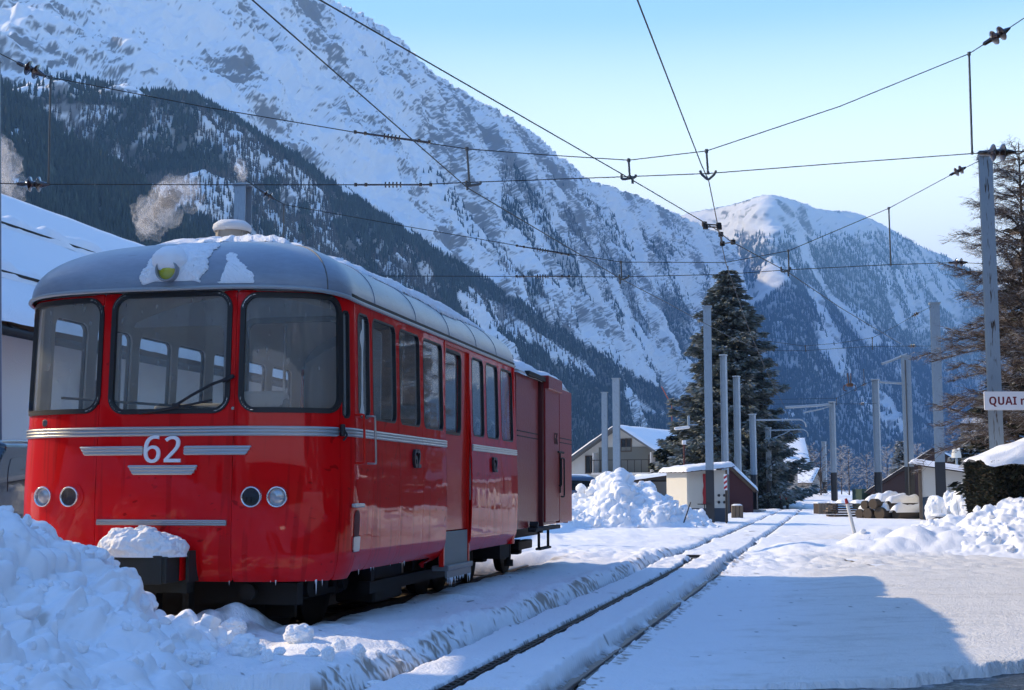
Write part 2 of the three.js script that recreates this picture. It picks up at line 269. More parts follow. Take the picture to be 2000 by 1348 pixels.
// rails and rack
{
  const railGeo = (f, a, b, n) => { const g = [], pr = [[-0.03, -0.14], [0.03, -0.14], [0.012, -0.05], [0.030, -0.035], [0.030, -0.004], [0.024, 0], [-0.024, 0], [-0.030, -0.004], [-0.030, -0.035], [-0.012, -0.05]]; for (let i = 0; i < n; i++) { const w0 = lerp(a, b, i / n), w1 = lerp(a, b, (i + 1) / n); for (let k = 0; k < pr.length; k++) { const p = pr[k], q = pr[(k + 1) % pr.length]; const A = f(p[0], w0, p[1]), B = f(q[0], w0, q[1]), C = f(q[0], w1, q[1]), D = f(p[0], w1, p[1]); const t = new THREE.BufferGeometry(); t.setAttribute('position', new THREE.Float32BufferAttribute([A, B, C, A, C, D].flatMap((v) => [v.x, v.y, v.z]), 3)); t.computeVertexNormals(); g.push(t); } } return merge(g); };
  const rm = mat([0.16, 0.13, 0.12], 0.5, 0.7);
  const rt = thing('rack_railway_track', 'snow-covered rack railway track with dark toothed centre rail, running past the red railcar', 'railway track', TRK.x, 0, TRK.z);
  const rel = (v, w, y) => onTrack(v, w, y).sub(V(TRK.x, 0, TRK.z));
  for (const v of RAILS) mesh('rail', railGeo((a, w, y) => rel(v + a, w, y + (v > 0 ? -0.075 : -0.045) + 0.02), -6, 72, 24), rm, rt);
  const teeth = [];
  for (let w = -6; w < 14.3; w += 0.1) { const p = rel(-0.02, w, 0.012); teeth.push(box(0.035, 0.03, 0.045, p.x, p.y, p.z, 0, -BETA, 0)); }
  const mid = rel(-0.02, 4.15, -0.03); const bar = [-0.024, 0.024].map((o) => { const p = rel(-0.02 + o, 4.15, -0.012); return box(0.014, 0.07, 20.3, p.x, p.y, p.z, 0, -BETA, 0); });
  const rack = mesh('rack_rail', [...bar, ...teeth], mat([0.035, 0.031, 0.028], 0.55, 0.6), rt);
  const e = rel(0.02, 14.45, 0.03); mesh('end_plate', [rbox(0.46, 0.07, 0.09, e.x, e.y, e.z, 0.01, 0, -BETA + 0.05), box(0.08, 0.05, 0.5, e.x - 0.12, e.y - 0.02, e.z + 0.2, 0, -BETA)], M.under, rt);
  const st = thing('siding_track', 'thawed siding track with dark rails under the parked red train', 'railway track', SID.x, 0, SID.z);
  for (const u of RAILS) mesh('rail', railGeo((a, t, y) => onSide(u + a, t, y).sub(V(SID.x, 0, SID.z)), -0.9, 13, 10), rm, st);
  const rs = rng(5);
  for (let t = -0.7; t < 12.8; t += 0.62) { const p = onSide(0, t, -0.20).sub(V(SID.x, 0, SID.z)); mesh('sleeper', box(1.7, 0.12, 0.22, p.x, p.y, p.z, 0, -PHI + (rs() - 0.5) * 0.05), M.darkwood, st); }
}

// ------------------------------------------------------------------ mountains
function splineRow(rows) { return (u) => { const f = clamp(u) * (rows.length - 1), i = Math.min(rows.length - 2, Math.floor(f)), t = f - i, g = (k) => rows[clamp(k, 0, rows.length - 1)]; return rows[0].map((_, c) => { const a = g(i - 1)[c], b = g(i)[c], d = g(i + 1)[c], e = g(i + 2)[c]; return 0.5 * (2 * b + (d - a) * t + (2 * a - 5 * b + 4 * d - e) * t * t + (3 * b - a - 3 * d + e) * t * t * t); }); }; }
const forest = { pos: [], kind: [], size: [] };
function slope(rows, nu, nv, { rib = 50, fine = 14, bow = 1.15, ribs = 1, crest = 7, back = 0.12, seed = 0, vpow = 1, rock = () => 0, woods, floor = 0.85 }) {
  const S = splineRow(rows.map(([cx, cy, cd, fx, fd, fy = -12]) => { const c = at(cx, cy, cd), q = sight(fx, 957).multiplyScalar(fd); return [c.x, c.y, c.z, q.x, fy, -fd]; }));
  const kb = Math.round(nv * back), hgt = [];
  const P = (u, v) => {
    const [cx, cy, cz, fx, fy, fz] = S(u);
    if (v < 0) return V(cx - (fx - cx) * -v * 0.8, cy * (1 + v * 1.1) + 0, cz - (fz - cz) * -v * 0.8);
    const q = Math.min(1, Math.pow(v, vpow));
    return V(lerp(cx, fx, q), fy + (cy - fy) * Math.pow(1 - q, bow), lerp(cz, fz, q));
  };
  const disp = (p, v) => {
    const ends = smooth(0, 0.06, Math.abs(v)), down = smooth(1, 0.85, v);
    const q = p.clone().multiplyScalar(1 / 1000);
    const wx = q.x * 4 * ribs + seed, wz = q.z * 4 * ribs;
    const big = ridged(wx + 0.5 * N3(q.x * 3, 1, q.z * 3), q.y * 1.2, wz, 4);
    return down * (lerp(0.15, 1, ends) * rib * (big - 0.25) + fine * (ends * 0.6 + 0.4) * fbm(q.x * 30, q.y * 30, q.z * 30, 4, 0.62) + crest * (1 - ends) * ridged(q.x * 40, q.y * 40, q.z * 40 + seed, 3));
  };
  const N = nu + 1;
  const g = gridMesh(nu, nv + kb, (u, b, i, j) => {
    const v = j < kb ? -(kb - j) / kb * 0.5 : (j - kb) / nv, p = P(u, v), e = 1e-3;
    const n = P(Math.min(1, u + e), Math.max(v, 0)).sub(P(Math.max(0, u - e), Math.max(v, 0))).cross(P(u, Math.max(Math.min(v, 0.99), 0) + e).sub(P(u, Math.max(Math.min(v, 0.99), 0)))).normalize(); if (n.y < 0) n.negate();
    const d = disp(p, v); return p.addScaledVector(n, d * (v < 0 ? 1 + v : 1));
  }, (p, nx, ny, nz, o) => { const q = rock(p, nx, Math.abs(ny), nz, (Math.floor(o / N) - kb) / nv); const t = clamp(q), c = [lerp(SNOW[0], 0.17, t), lerp(SNOW[1], 0.16, t), lerp(SNOW[2], 0.155, t)]; if (woods) { const k = floor * smooth(0.45, 0.8, woods(p, shot(p))[0]); return [lerp(c[0], 0.030, k), lerp(c[1], 0.034, k), lerp(c[2], 0.030, k)]; } return c; });
  return { g, P, N, kb, nu, nv };
}
function plantSlope(s, dens, count, seed, hmin, hmax) { // trees stand on the mesh itself
  const r = rng(seed), pos = s.g.attributes.position, a = V(0, 0, 0);
  for (let n = 0; n < count; n++) {
    const i = Math.floor(r() * s.nu), j = s.kb + Math.floor(r() * s.nv), o = j * s.N + i, f = r(), h = r();
    a.set(lerp(pos.getX(o), pos.getX(o + 1), f), lerp(pos.getY(o), pos.getY(o + 1), f), lerp(pos.getZ(o), pos.getZ(o + 1), f));
    a.lerp(V(pos.getX(o + s.N), pos.getY(o + s.N), pos.getZ(o + s.N)), h * 0.9);
    const [d, kind] = dens(a, shot(a)); if (r() > d) continue;
    forest.pos.push(a.clone()); forest.kind.push(kind); forest.size.push(lerp(hmin, hmax, r() * r() * 0.6 + r() * 0.4));
  }
}
const treeline1 = curve1([[-300, 60], [0, 172], [60, 215], [120, 265], [240, 340], [330, 425], [400, 490], [600, 640], [1200, 900]]);
const treeline2 = curve1([[380, 190], [470, 240], [600, 322], [700, 395], [760, 432], [900, 520], [1000, 578], [1100, 645], [1200, 705], [1340, 795], [1500, 900], [1700, 960]]);
const treeline3 = curve1([[380, 420], [500, 468], [700, 530], [850, 592], [1000, 660], [1100, 712], [1200, 762], [1340, 835], [1500, 920]]);
const streaks = (p, k = 1) => fbm(p.x * 0.018 * k + p.z * 0.004, p.y * 0.0022, p.z * 0.010, 3);
{ // the long left-hand mountain side
  const woods = (p, [x, y]) => {
    const jag = 14 * fbm(p.x * 0.02, 1, p.z * 0.02, 3), d2 = y - treeline2(x) + jag, n = streaks(p), m = fbm(p.x * 0.006, 3, p.z * 0.004, 3);
    let d = 0, kind = 0;
    if (x < -350) return [0.2, 0];
    if (d2 > 0) {
      const d3 = y - treeline3(x) + jag * 2, band = 16 + 0.035 * Math.max(0, x - 470) + 10 * n;
      d = d3 > 0 || d2 < band ? 0.96 : Math.max(0.26, 0.42 + 1.5 * n);
      if (d3 <= 0 && d2 >= band) kind = n > 0.12 ? 0 : 1;
      const chute = smooth(0.10, 0.24, fbm(p.x * 0.010 + 4, p.y * 0.0012, p.z * 0.0035, 3) - 0.08 - 0.2 * smooth(760, 560, x) - 0.30 * smooth(20, 140, d3) + 0.42 * smooth(75, 20, Math.hypot((x - 965 - (y - 655) * 0.70) * 1.5, (y - 655) * 0.55)) + 0.30 * smooth(40, 10, Math.hypot((x - 1010 - (y - 720) * 0.6) * 1.6, (y - 720) * 0.6)));
      d = clamp(d * (1 - chute * 0.97));
    }
    else if (y > treeline1(x) - 30 - 140 * smooth(120, 420, x) && x < 800 && y > 200) { d = 0.06 + 0.20 * smooth(280, 340, y) + 0.60 * smooth(-0.02, 0.28, n) * smooth(230, 360, y); kind = n > 0.2 ? 0 : 1; }
    else if (y > 140 && x < 640) d = 0.30 * smooth(0.18, 0.34, m + 0.25 * n) * smooth(140, 190, y);
    else if (x > 980 && y > 330 + (x - 1000) * 0.55 - 20) { d = 0.62 * smooth(0.0, 0.3, n + m * 0.7 + 0.18 * smooth(60, 0, Math.abs(y - (352 + (x - 1010) * 0.82)))); kind = n > 0.1 ? 0 : 1; }
    else if (x > 820 && y > 330) d = 0.10 * smooth(0.1, 0.3, m);
    return [d, kind];
  };
  const rows = [[-900, -60, 1450, -700, 380], [-500, -150, 1520, -400, 500], [0, -230, 1650, 150, 640], [150, -222, 1705, 330, 690], [300, -200, 1760, 500, 740], [400, -160, 1820, 605, 795], [480, -110, 1880, 700, 850], [565, -55, 1940, 795, 925], [640, 2, 2000, 880, 1000], [700, 37, 2050, 930, 1075], [760, 74, 2100, 980, 1150], [860, 162, 2250, 1080, 1350], [1000, 240, 2500, 1200, 1650], [1100, 320, 2750, 1290, 2000], [1150, 356, 3000, 1340, 2300], [1240, 386, 3300, 1400, 2600], [1330, 426, 3600, 1450, 2900], [1430, 475, 3900, 1500, 3200]];
  const s = slope(rows, 900, 480, { woods, rib: 46, fine: 15, ribs: 1.7, bow: 1.2, crest: 12, vpow: 0.85, rock: (p, nx, ny, nz, v) => {
    const q = p.clone().multiplyScalar(0.001), e = q.x * 0.5 + q.z * 0.5;
    const st = fbm(q.x * 60 + q.y * 90, q.y * 120 - e * 80, q.z * 55, 5, 0.75), pat = fbm(q.x * 7, q.y * 8, q.z * 7 + 3, 4), bare = smooth(0.62, 0.05, v);
    return smooth(0.14, 0.21, st * 0.85 + pat * 1.05 + (0.66 - ny) * 0.45 + bare * 0.06 - 0.13) * 0.9;
  } });
  struct('left_mountain', s.g, new THREE.MeshStandardMaterial({ vertexColors: true, roughness: 0.9 }));
  plantSlope(s, woods, 300000, 11, 6, 11.5);
}
{ // the nearer, densely wooded spur at the left edge
  const woods = (p, [x, y]) => { const n = fbm(p.x * 0.016, p.y * 0.004, p.z * 0.012, 3); return [0.97 - 0.9 * smooth(0.22, 0.38, n) * smooth(30, 80, y - treeline1(x)), 0]; };
  const rows = [[-500, -60, 1050, -420, 420], [-300, 55, 1050, -250, 440], [0, 178, 1020, 40, 465], [120, 272, 980, 160, 465], [240, 350, 945, 280, 465], [330, 432, 900, 380, 465], [420, 510, 855, 470, 455], [560, 640, 765, 620, 450], [700, 780, 675, 780, 440]];
  const s = slope(rows, 150, 90, { woods, rib: 12, fine: 5, ribs: 2.6, bow: 1.0, crest: 4, seed: 7, rock: (p, nx, ny) => smooth(0.1, 0.3, fbm(p.x * 0.03, p.y * 0.03, p.z * 0.03, 3)) });
  struct('wooded_spur', s.g, new THREE.MeshStandardMaterial({ vertexColors: true, roughness: 0.9 }));
  plantSlope(s, woods, 30000, 13, 8, 14);
}
{ // the far mountain that closes the valley
  const low = curve1([[1150, 560], [1290, 640], [1400, 640], [1470, 600], [1560, 535], [1620, 590], [1700, 680], [1760, 650], [1900, 640], [2100, 690]]);
  const woods = (p, [x, y]) => {
    const n = fbm(p.x * 0.0045, p.y * 0.0008, p.z * 0.002, 4, 0.6), d2 = y - low(x) + 16 * fbm(p.x * 0.006, 1, p.z * 0.006, 3);
    if (d2 > 0) return [0.95 - 0.93 * smooth(0.17, 0.34, n + 0.16 * smooth(60, 0, Math.abs(x - 1690 - (y - 600) * 0.3)) + 0.4 * smooth(26, 8, Math.abs(x - 1520 + (y - 650) * 0.35)) * smooth(60, 30, Math.abs(y - 660))), 0];
    if (y > 455) return [0.85 * smooth(-0.05, 0.2, n + 0.10 * smooth(1560, 1640, x)) * smooth(440, 500, y), 0];
    return [0, 0];
  };
  const rows = [[1180, 600, 5400, 1100, 4300], [1260, 510, 5500, 1230, 4000], [1320, 432, 5500, 1330, 3700], [1400, 408, 5250, 1420, 3400], [1450, 396, 4950, 1490, 3200], [1500, 385, 4700, 1560, 3100], [1545, 392, 4900, 1640, 3250], [1600, 411, 5150, 1730, 3500], [1670, 418, 5500, 1830, 3800], [1720, 440, 5800, 1910, 4100], [1790, 480, 6200, 2010, 4400], [1850, 505, 6500, 2110, 4700], [1950, 560, 6900, 2260, 5000], [2100, 640, 7200, 2460, 5200], [2500, 760, 7600, 2900, 5600]];
  const s = slope(rows, 330, 210, { floor: 0.45, woods, rib: 70, fine: 13, ribs: 0.8, bow: 1.25, crest: 8, seed: 3, back: 0.2, rock: (p, nx, ny, nz, v) => {
    const q = p.clone().multiplyScalar(0.001); return smooth(0.16, 0.32, fbm(q.x * 9 + q.y * 9, q.y * 14, q.z * 6, 4, 0.7) + (0.72 - ny) * 0.4 - 0.04);
  } });
  struct('far_mountain', s.g, new THREE.MeshStandardMaterial({ vertexColors: true, roughness: 0.9 }));
  plantSlope(s, woods, 90000, 17, 12, 21);
}
{ // added unseen massif, placed to block the sun from all these slopes
  const line = [[-3000, 900, 500], [-2200, 900, -500], [-1500, 900, -1200], [-1300, 1300, -2200], [-1150, 1450, -3200], [-750, 1600, -4300], [-300, 1500, -4950], [-50, 1470, -5300], [250, 1390, -5900]];
  const S = splineRow(line);
  struct('added_shade_massif', gridMesh(160, 40, (u, v) => { const [x, y, z] = S(u), [x2, , z2] = S(Math.min(1, u + 0.01)); const k = (v - 0.5) * 2, d = V(z2 - z, 0, -(x2 - x)).normalize(), w = 800; const h = y * Math.pow(1 - Math.abs(k), 1.1); return V(x + d.x * k * w, h + 120 * (1 - Math.abs(k)) * (ridged(x / 700 + k, 1, z / 700, 3) - 0.6), z + d.z * k * w); }, (p, nx, ny) => ny < 0.55 + 0.2 * fbm(p.x / 200, p.y / 200, p.z / 200, 3) ? [0.12, 0.11, 0.105] : SNOW), new THREE.MeshStandardMaterial({ vertexColors: true, roughness: 0.9, side: THREE.DoubleSide }));
}
{ // the woods
  const spruce = merge([0, 1, 2].map((k) => put(new THREE.ConeGeometry(0.21 - k * 0.055, 0.48, 6, 1, true), 0, 0.26 + k * 0.26, 0, 0, k * 0.5)));
  const larch = merge([0, 1, 2].map((k) => put(new THREE.ConeGeometry(0.13 - k * 0.03, 0.40, 5, 1, true), 0, 0.30 + k * 0.26, 0, 0.05, k * 0.7)).concat([cyl(0.01, 0.02, 0.4, 0, 0.2, 0, 4)]));
  for (const kind of [0, 1]) {
    const ids = forest.kind.map((k, i) => (k === kind ? i : -1)).filter((i) => i >= 0);
    const im = new THREE.InstancedMesh(kind ? larch : spruce, mat([1, 1, 1], 0.95), ids.length);
    const m = new THREE.Matrix4(), r = rng(23 + kind), c = new THREE.Color();
    ids.forEach((i, n) => { const s = forest.size[i], w = s * lerp(0.8, 1.2, r()); m.compose(forest.pos[i], new THREE.Quaternion().setFromEuler(new THREE.Euler(0, r() * 6, 0)), V(w, s, w)); im.setMatrixAt(n, m); const q = r(), t = r() < 0.06 ? 2 : 1; if (kind) c.setRGB(0.085 * (0.6 + q), 0.072 * (0.6 + q), 0.06 * (0.6 + q)); else c.setRGB(0.022 * (0.6 + q) * t, 0.032 * (0.6 + q) * t, 0.024 * (0.6 + q) * t); im.setColorAt(n, c); });
    im.name = kind ? 'larch_woods' : 'spruce_forest'; im.userData.kind = 'stuff'; im.castShadow = im.receiveShadow = true; scene.add(im);
    tag(im, kind ? 'sparse bare larch woods in streaks on the snowy mountain side' : 'dark spruce forest covering the lower mountain slopes');
  }
  console.log('forest trees', forest.pos.length);
}
// ------------------------------------------------------------------ the red railcar
// local axes: x to the right seen from the front end looking back along the train, y up from the rails, z towards the front (z = t - T0)
const T0 = 6.6, HW = 1.33, TF = 9.72, TC = 9.1, TR = 3.52;
const outline = (() => { // half outline from the front's middle round the corner
  const pts = []; let s = 0, last = null;
  for (let i = 0; i <= 900; i++) { const th = i / 900 * Math.PI / 2, x = HW * Math.pow(Math.sin(th), 2 / 3.2), t = TC + (TF - TC) * Math.pow(Math.cos(th), 2 / 2.2); if (last) s += Math.hypot(x - last[0], t - last[1]); pts.push([s, x, t]); last = [x, t]; }
  return pts;
})();
const SC = outline[outline.length - 1][0];
function plan(s) { // arc length from the front's middle, + to the right -> [x, t]
  const a = Math.abs(s), sg = Math.sign(s) || 1;
  if (a >= SC) return [sg * HW, TC - (a - SC)];
  let lo = 0, hi = outline.length - 1; while (hi - lo > 1) { const m = (lo + hi) >> 1; if (outline[m][0] > a) hi = m; else lo = m; }
  const p = outline[lo], q = outline[hi], k = (a - p[0]) / (q[0] - p[0] || 1); return [sg * lerp(p[1], q[1], k), lerp(p[2], q[2], k)];
}
const sOf = (t) => SC + TC - t;                 // on the flank
const SKB = 0.49, SKC = 0.655, YG = 2.50;
const insetAt = (y) => { let d = 0; if (y < SKC) { const k = (SKC - y) / (SKC - SKB + 0.05); d += 0.20 * (1 - Math.sqrt(Math.max(0, 1 - k * k * 0.92))); } if (y > 1.5) d += 0.028 * (y - 1.5); if (y < 1.5) d += -0.012 * Math.sin((y - SKC) / (1.5 - SKC) * Math.PI); return d; };
function body(s, y, off = 0) {
  const e = 0.004, [x, t] = plan(s), [xa, ta] = plan(s - e), [xb, tb] = plan(s + e); let nx = -(tb - ta), nz = (xb - xa); const l = Math.hypot(nx, nz); nx /= l; nz /= l;
  const d = off - insetAt(y) + 0.0016 * N3(s * 1.9, y * 1.3, 4) + 0.0007 * N3(s * 5.5, y * 2.2, 8); const yy = y - (Math.abs(s) < SC ? 0.045 * smooth(SKC, SKB, y) : 0) ;
  return V(x + nx * d, yy, t + nz * d - T0);
}
const bodySurf = (off = 0) => (s, y) => body(s, y, off);
const paintRed = phys([0.66, 0.004, 0.006], 0.5, { clearcoat: 0.6, clearcoatRoughness: 0.025, specularIntensity: 0.08 });
const gritty = (() => { const f = tile((x, y, z) => fbm(x * 2.6, y * 2.6, z * 2.6, 3, 0.7), 16), h = tile((x, y, z) => fbm(x, y, z, 3), 3), q = tile((x, y, z) => N3(x, y, z), 70); return (u, v) => { const drip = smooth(0.16, 0.24, f(u, v * 0.055) + 0.30 * h(u, v)), speck = smooth(0.50, 0.58, q(u, v)) * smooth(0.0, 0.2, h(v, u)); return 1 - 0.09 * drip - 0.22 * speck; }; })();
const paintTex = noiseTex(1024, gritty, true, [0.25, 0.4]), coatTex = noiseTex(512, (u, v) => { const g = gritty(u, v); return 1 - 2.2 * (1 - g); }, false, [0.25, 0.4]);
paintRed.map = paintTex; paintRed.clearcoatMap = coatTex;
const paintRedDoor = phys([0.62, 0.012, 0.006], 0.5, { clearcoat: 0.5, clearcoatRoughness: 0.12, specularIntensity: 0.2 });
const paintInside = mat([0.52, 0.51, 0.48], 0.6);
const glass = new THREE.MeshPhysicalMaterial({ color: lin(0.93, 0.96, 0.96), roughness: 0.02, transmission: 1, thickness: 0, ior: 1.5 });
const dustyGlass = new THREE.MeshPhysicalMaterial({ color: lin(0.75, 0.78, 0.78), roughness: 0.02, transmission: 0.93, thickness: 0, ior: 1.55, specularIntensity: 1 });
const panelGap = 0.0035;
const filmTex = noiseTex(256, (u, v) => 0.55 + 0.5 * fbm(u * 3, v * 2, 4, 4) + 0.35 * smooth(0.2, 0.5, fbm(u * 30, v * 9, 7, 3)));
const film = new THREE.MeshPhysicalMaterial({ color: lin(0.85, 0.85, 0.83), roughness: 1, transmission: 0.4, thickness: 0, transparent: true, opacity: 0.38, alphaMap: filmTex, specularIntensity: 0 });
const rc = thing('railcar', 'red railcar numbered 62 with grey snow-patched roof and rounded front', 'railcar', ...onSide(0, T0, 0).toArray(), -PHI);
const NUM = await new FontLoader().loadAsync('fonts/droid/droid_sans_bold.typeface.json'), NUMR = await new FontLoader().loadAsync('fonts/droid/droid_sans_regular.typeface.json');
const onBody = (list, y) => list.map((s) => body(s, y));
// windows: [centre s, centre y, half width, half height, corner radius]
const sideWin = (a, b, y0 = 1.645, y1 = 2.445) => [(sOf(a) + sOf(b)) / 2, (y0 + y1) / 2, (a - b) / 2, (y1 - y0) / 2, 0.07];
const frontWins = [[-0.925, 2.095, 0.455, 0.425, 0.13], [0.085, 2.10, 0.470, 0.440, 0.12], [1.020, 2.095, 0.385, 0.430, 0.12]];
const bays = [[8.72, 8.12], [8.02, 7.43], [7.32, 6.68], [5.57, 5.08], [4.97, 4.42], [4.28, 3.70]];
const rightWins = [[(1.425 + 1.515) / 2, 2.03, 0.045, 0.40, 0.035], sideWin(9.07, 8.80), ...bays.map(([a, b]) => sideWin(a, b))];
const leftWins = [[9.04, 8.54], [8.39, 7.80], [7.65, 7.03], [6.90, 6.31], [6.11, 5.52], [5.36, 4.77], [4.60, 4.02]].map(([a, b]) => sideWin(a, b, 1.645, 2.485)).map(([s, ...r]) => [-s, ...r]);
const doorL = sOf(6.59), doorR = sOf(5.655);
{
  const cutters = [...frontWins, ...rightWins, ...leftWins];
  const shell = (s0, s1, holes, name, mat_, ds = 0.03, y0 = () => SKB, y1 = YG + 0.05) => {
    const h = cutters.filter(([s, , w]) => s + w > s0 - 0.05 && s - w < s1 + 0.05);
    const f = (s, y) => { let v = Math.min(s - s0 - panelGap / 2, s1 - panelGap / 2 - s, y1 - y, y - y0(s)); for (const [cs, cy, hw, hh, r] of h) v = Math.min(v, -rrect(s, y, cs, cy, hw, hh, r)); return v; };
    return mesh(name, sheet(f, s0 - 0.004, s1 + 0.004, SKB - 0.16, y1 + 0.004, ds, ds, bodySurf(), { thick: 0.014 }), mat_, rc);
  };
  // front
  shell(-1.45, -0.47, 1, 'front_panel', paintRed, 0.025); shell(-0.47, 0.598, 1, 'front_panel', paintRed, 0.025); shell(0.598, 1.395, 1, 'front_panel', paintRed, 0.025);
  // right flank: cab door, then one panel per window, flaring out towards the entrance
  const flare = (s) => SKB - 0.11 * smooth(0.34, 0.0, Math.min(Math.abs(s - doorL), Math.abs(s - doorR)));
  const seams = [1.395, sOf(9.135), sOf(8.76), sOf(8.07), sOf(7.375), sOf(6.595)];
  shell(seams[0], seams[1], 1, 'cab_door', paintRed);
  for (let i = 1; i < 5; i++) shell(seams[i], seams[i + 1], 1, 'side_panel', paintRed, 0.03, flare);
  const rear = [doorR, sOf(5.02), sOf(4.35), sOf(3.535)];
  for (let i = 0; i < 3; i++) shell(rear[i], rear[i + 1], 1, 'side_panel', paintRed, 0.03, flare);
  mesh('door_header', sheet((s, y) => Math.min(s - doorL, doorR - s, y - 2.475, YG + 0.05 - y), doorL - 0.01, doorR + 0.01, 2.4, YG + 0.06, 0.06, 0.03, bodySurf(), { thick: 0.035 }), paintRed, rc);
  // left flank
  const ls = [-1.45, -sOf(8.465), -sOf(7.725), -sOf(6.965), -sOf(6.21), -sOf(5.44), -sOf(4.685), -sOf(3.94), -sOf(3.535)];
  for (let i = 0; i < 8; i++) shell(ls[i + 1], ls[i], 1, 'side_panel', paintRed, 0.045);
  // rear end and its posts
  mesh('end_wall', [rbox(HW * 2 - 0.1, YG - 0.5, 0.05, 0, (YG + 0.5) / 2, TR - T0 + 0.02, 0.02), ...[-1, 1].map((k) => cyl(0.115, 0.115, YG - 0.46, k * (HW - 0.125), (YG + 0.52) / 2, TR - T0 + 0.115, 20))], paintRed, rc);
  const lining = (s0, s1) => { const h = cutters.filter(([s, , w]) => s + w > s0 - 0.05 && s - w < s1 + 0.05); return sheet((s, y) => { let v = Math.min(s - s0, s1 - s, y - 1.0, YG + 0.06 - y, (s > doorL - 0.02 && s < doorR + 0.02) ? -1 : 1); for (const [cs, cy, hw, hh, r] of h) v = Math.min(v, -rrect(s, y, cs, cy, hw + 0.002, hh + 0.002, r)); return v; }, s0, s1, 0.98, YG + 0.08, 0.04, 0.04, bodySurf(-0.0155), { thick: 0.03 }); };
  mesh('inner_lining', [lining(-sOf(3.7), -0.9), lining(-0.9, 0.9), lining(0.9, doorL), lining(doorR, sOf(3.7))], paintInside, rc);
  // window rubbers with a bright filler strip, and the panes
  const pane = (w, name, big) => {
    const [cs, cy, hw, hh, r] = w, sg = 0.03;
    const p = mesh(name, sheet((s, y) => rrect(s, y, cs, cy, hw + 0.005, hh + 0.005, r), cs - hw - 0.02, cs + hw + 0.02, cy - hh - 0.02, cy + hh + 0.02, big ? 0.05 : 0.12, 0.12, bodySurf(-0.018)), big ? glass : dustyGlass, rc);
    if (big) mesh('dust_film', sheet((s, y) => rrect(s, y, cs, cy, hw + 0.002, hh + 0.002, r), cs - hw - 0.02, cs + hw + 0.02, cy - hh - 0.02, cy + hh + 0.02, 0.05, 0.12, bodySurf(-0.024)), film, p);
    const q = big ? 0.027 : 0.013;
    mesh('gasket', sheet((s, y) => { const d = rrect(s, y, cs, cy, hw, hh, r); return Math.min(d + q * 0.35, q - d); }, cs - hw - 0.03, cs + hw + 0.03, cy - hh - 0.03, cy + hh + 0.03, 0.016, 0.016, bodySurf(big ? 0.012 : 0.002), { thick: 0.03 }), M.rubber, p);
    if (big) mesh('filler_strip', sheet((s, y) => 0.0032 - Math.abs(rrect(s, y, cs, cy, hw, hh, r) - 0.006), cs - hw - 0.03, cs + hw + 0.03, cy - hh - 0.03, cy + hh + 0.03, 0.010, 0.010, bodySurf(0.0155), { thick: 0.004 }), M.chrome, p);
    return p;
  };
  frontWins.forEach((w) => pane(w, 'windscreen', true)); rightWins.forEach((w) => pane(w, 'side_window')); leftWins.forEach((w) => pane(w, 'side_window'));
  // ribbed aluminium waist band
  const band = (s0, s1, y0, y1, off = 0.010) => { const g = []; const n = 3; for (let k = 0; k < n; k++) { const a = lerp(y0, y1, k / n) + 0.0025, b = lerp(y0, y1, (k + 1) / n) - 0.0025; g.push(sheet((s, y) => Math.min(s - s0, s1 - s, y - a, b - y), s0 - 0.01, s1 + 0.01, a - 0.002, b + 0.002, 0.04, 0.006, bodySurf(), { lift: (s, y) => off + 0.006 * Math.cos((y - (a + b) / 2) / (b - a) * Math.PI), thick: 0.02 })); } g.push(sheet((s, y) => Math.min(s - s0, s1 - s, y - y0, y1 - y), s0 - 0.01, s1 + 0.01, y0 - 0.004, y1 + 0.004, 0.04, 0.02, bodySurf(off - 0.003), { thick: 0.015 })); return g; };
  mesh('waist_band', band(-sOf(3.535), 1.39, 1.488, 1.558), M.alu, rc); mesh('waist_band', band(1.40, doorL - 0.005, 1.492, 1.558), M.alu, rc); mesh('waist_band', band(doorR + 0.01, sOf(3.56), 1.492, 1.558), M.alu, rc);
  // trim strips on the front
  const strip = (xs, y0, y1) => { // corners: bottom-left, bottom-right, top-right, top-left in s
    const [bl, br, tr_, tl] = xs, f = (s, y) => { const k = (y - y0) / (y1 - y0); return Math.min(s - lerp(bl, tl, k), lerp(br, tr_, k) - s, y - y0, y1 - y); };
    return sheet(f, Math.min(bl, tl) - 0.01, Math.max(br, tr_) + 0.01, y0 - 0.004, y1 + 0.004, 0.02, 0.005, bodySurf(), { lift: (s, y) => { const k = (y - y0) / (y1 - y0); return 0.008 + 0.007 * Math.abs(Math.sin(k * Math.PI * 3)); }, thick: 0.02 });
  };
  mesh('trim_strip', strip([-0.568, -0.092, -0.092, -0.617], 1.350, 1.416), M.alu, rc);
  mesh('trim_strip', strip([0.231, 0.693, 0.737, 0.231], 1.350, 1.416), M.alu, rc);
  mesh('trim_strip', strip([-0.163, 0.302, 0.343, -0.209], 1.208, 1.277), M.alu, rc);
  mesh('trim_strip', strip([-0.449, 0.566, 0.566, -0.449], 0.845, 0.886), M.alu, rc);
  // fleet number
  const digits = (text, h, s0, y0, depth, off, m, name, font = NUMR, wmax) => {
    const g = new TextGeometry(text, { font, size: h, depth, curveSegments: 8, bevelEnabled: true, bevelThickness: 0.003, bevelSize: h * 0.012, bevelSegments: 2 }); g.computeBoundingBox(); const bb = g.boundingBox, k = wmax ? wmax / (bb.max.x - bb.min.x) : 1;
    const p = g.attributes.position; for (let i = 0; i < p.count; i++) { const q = body(s0 + (p.getX(i) - bb.min.x) * k, y0 + p.getY(i) - bb.min.y, off + p.getZ(i)); p.setXYZ(i, q.x, q.y, q.z); } g.computeVertexNormals(); return mesh(name, g, m, rc);
  };
  const white = phys([0.80, 0.81, 0.83], 0.35, { clearcoat: 0.5 });
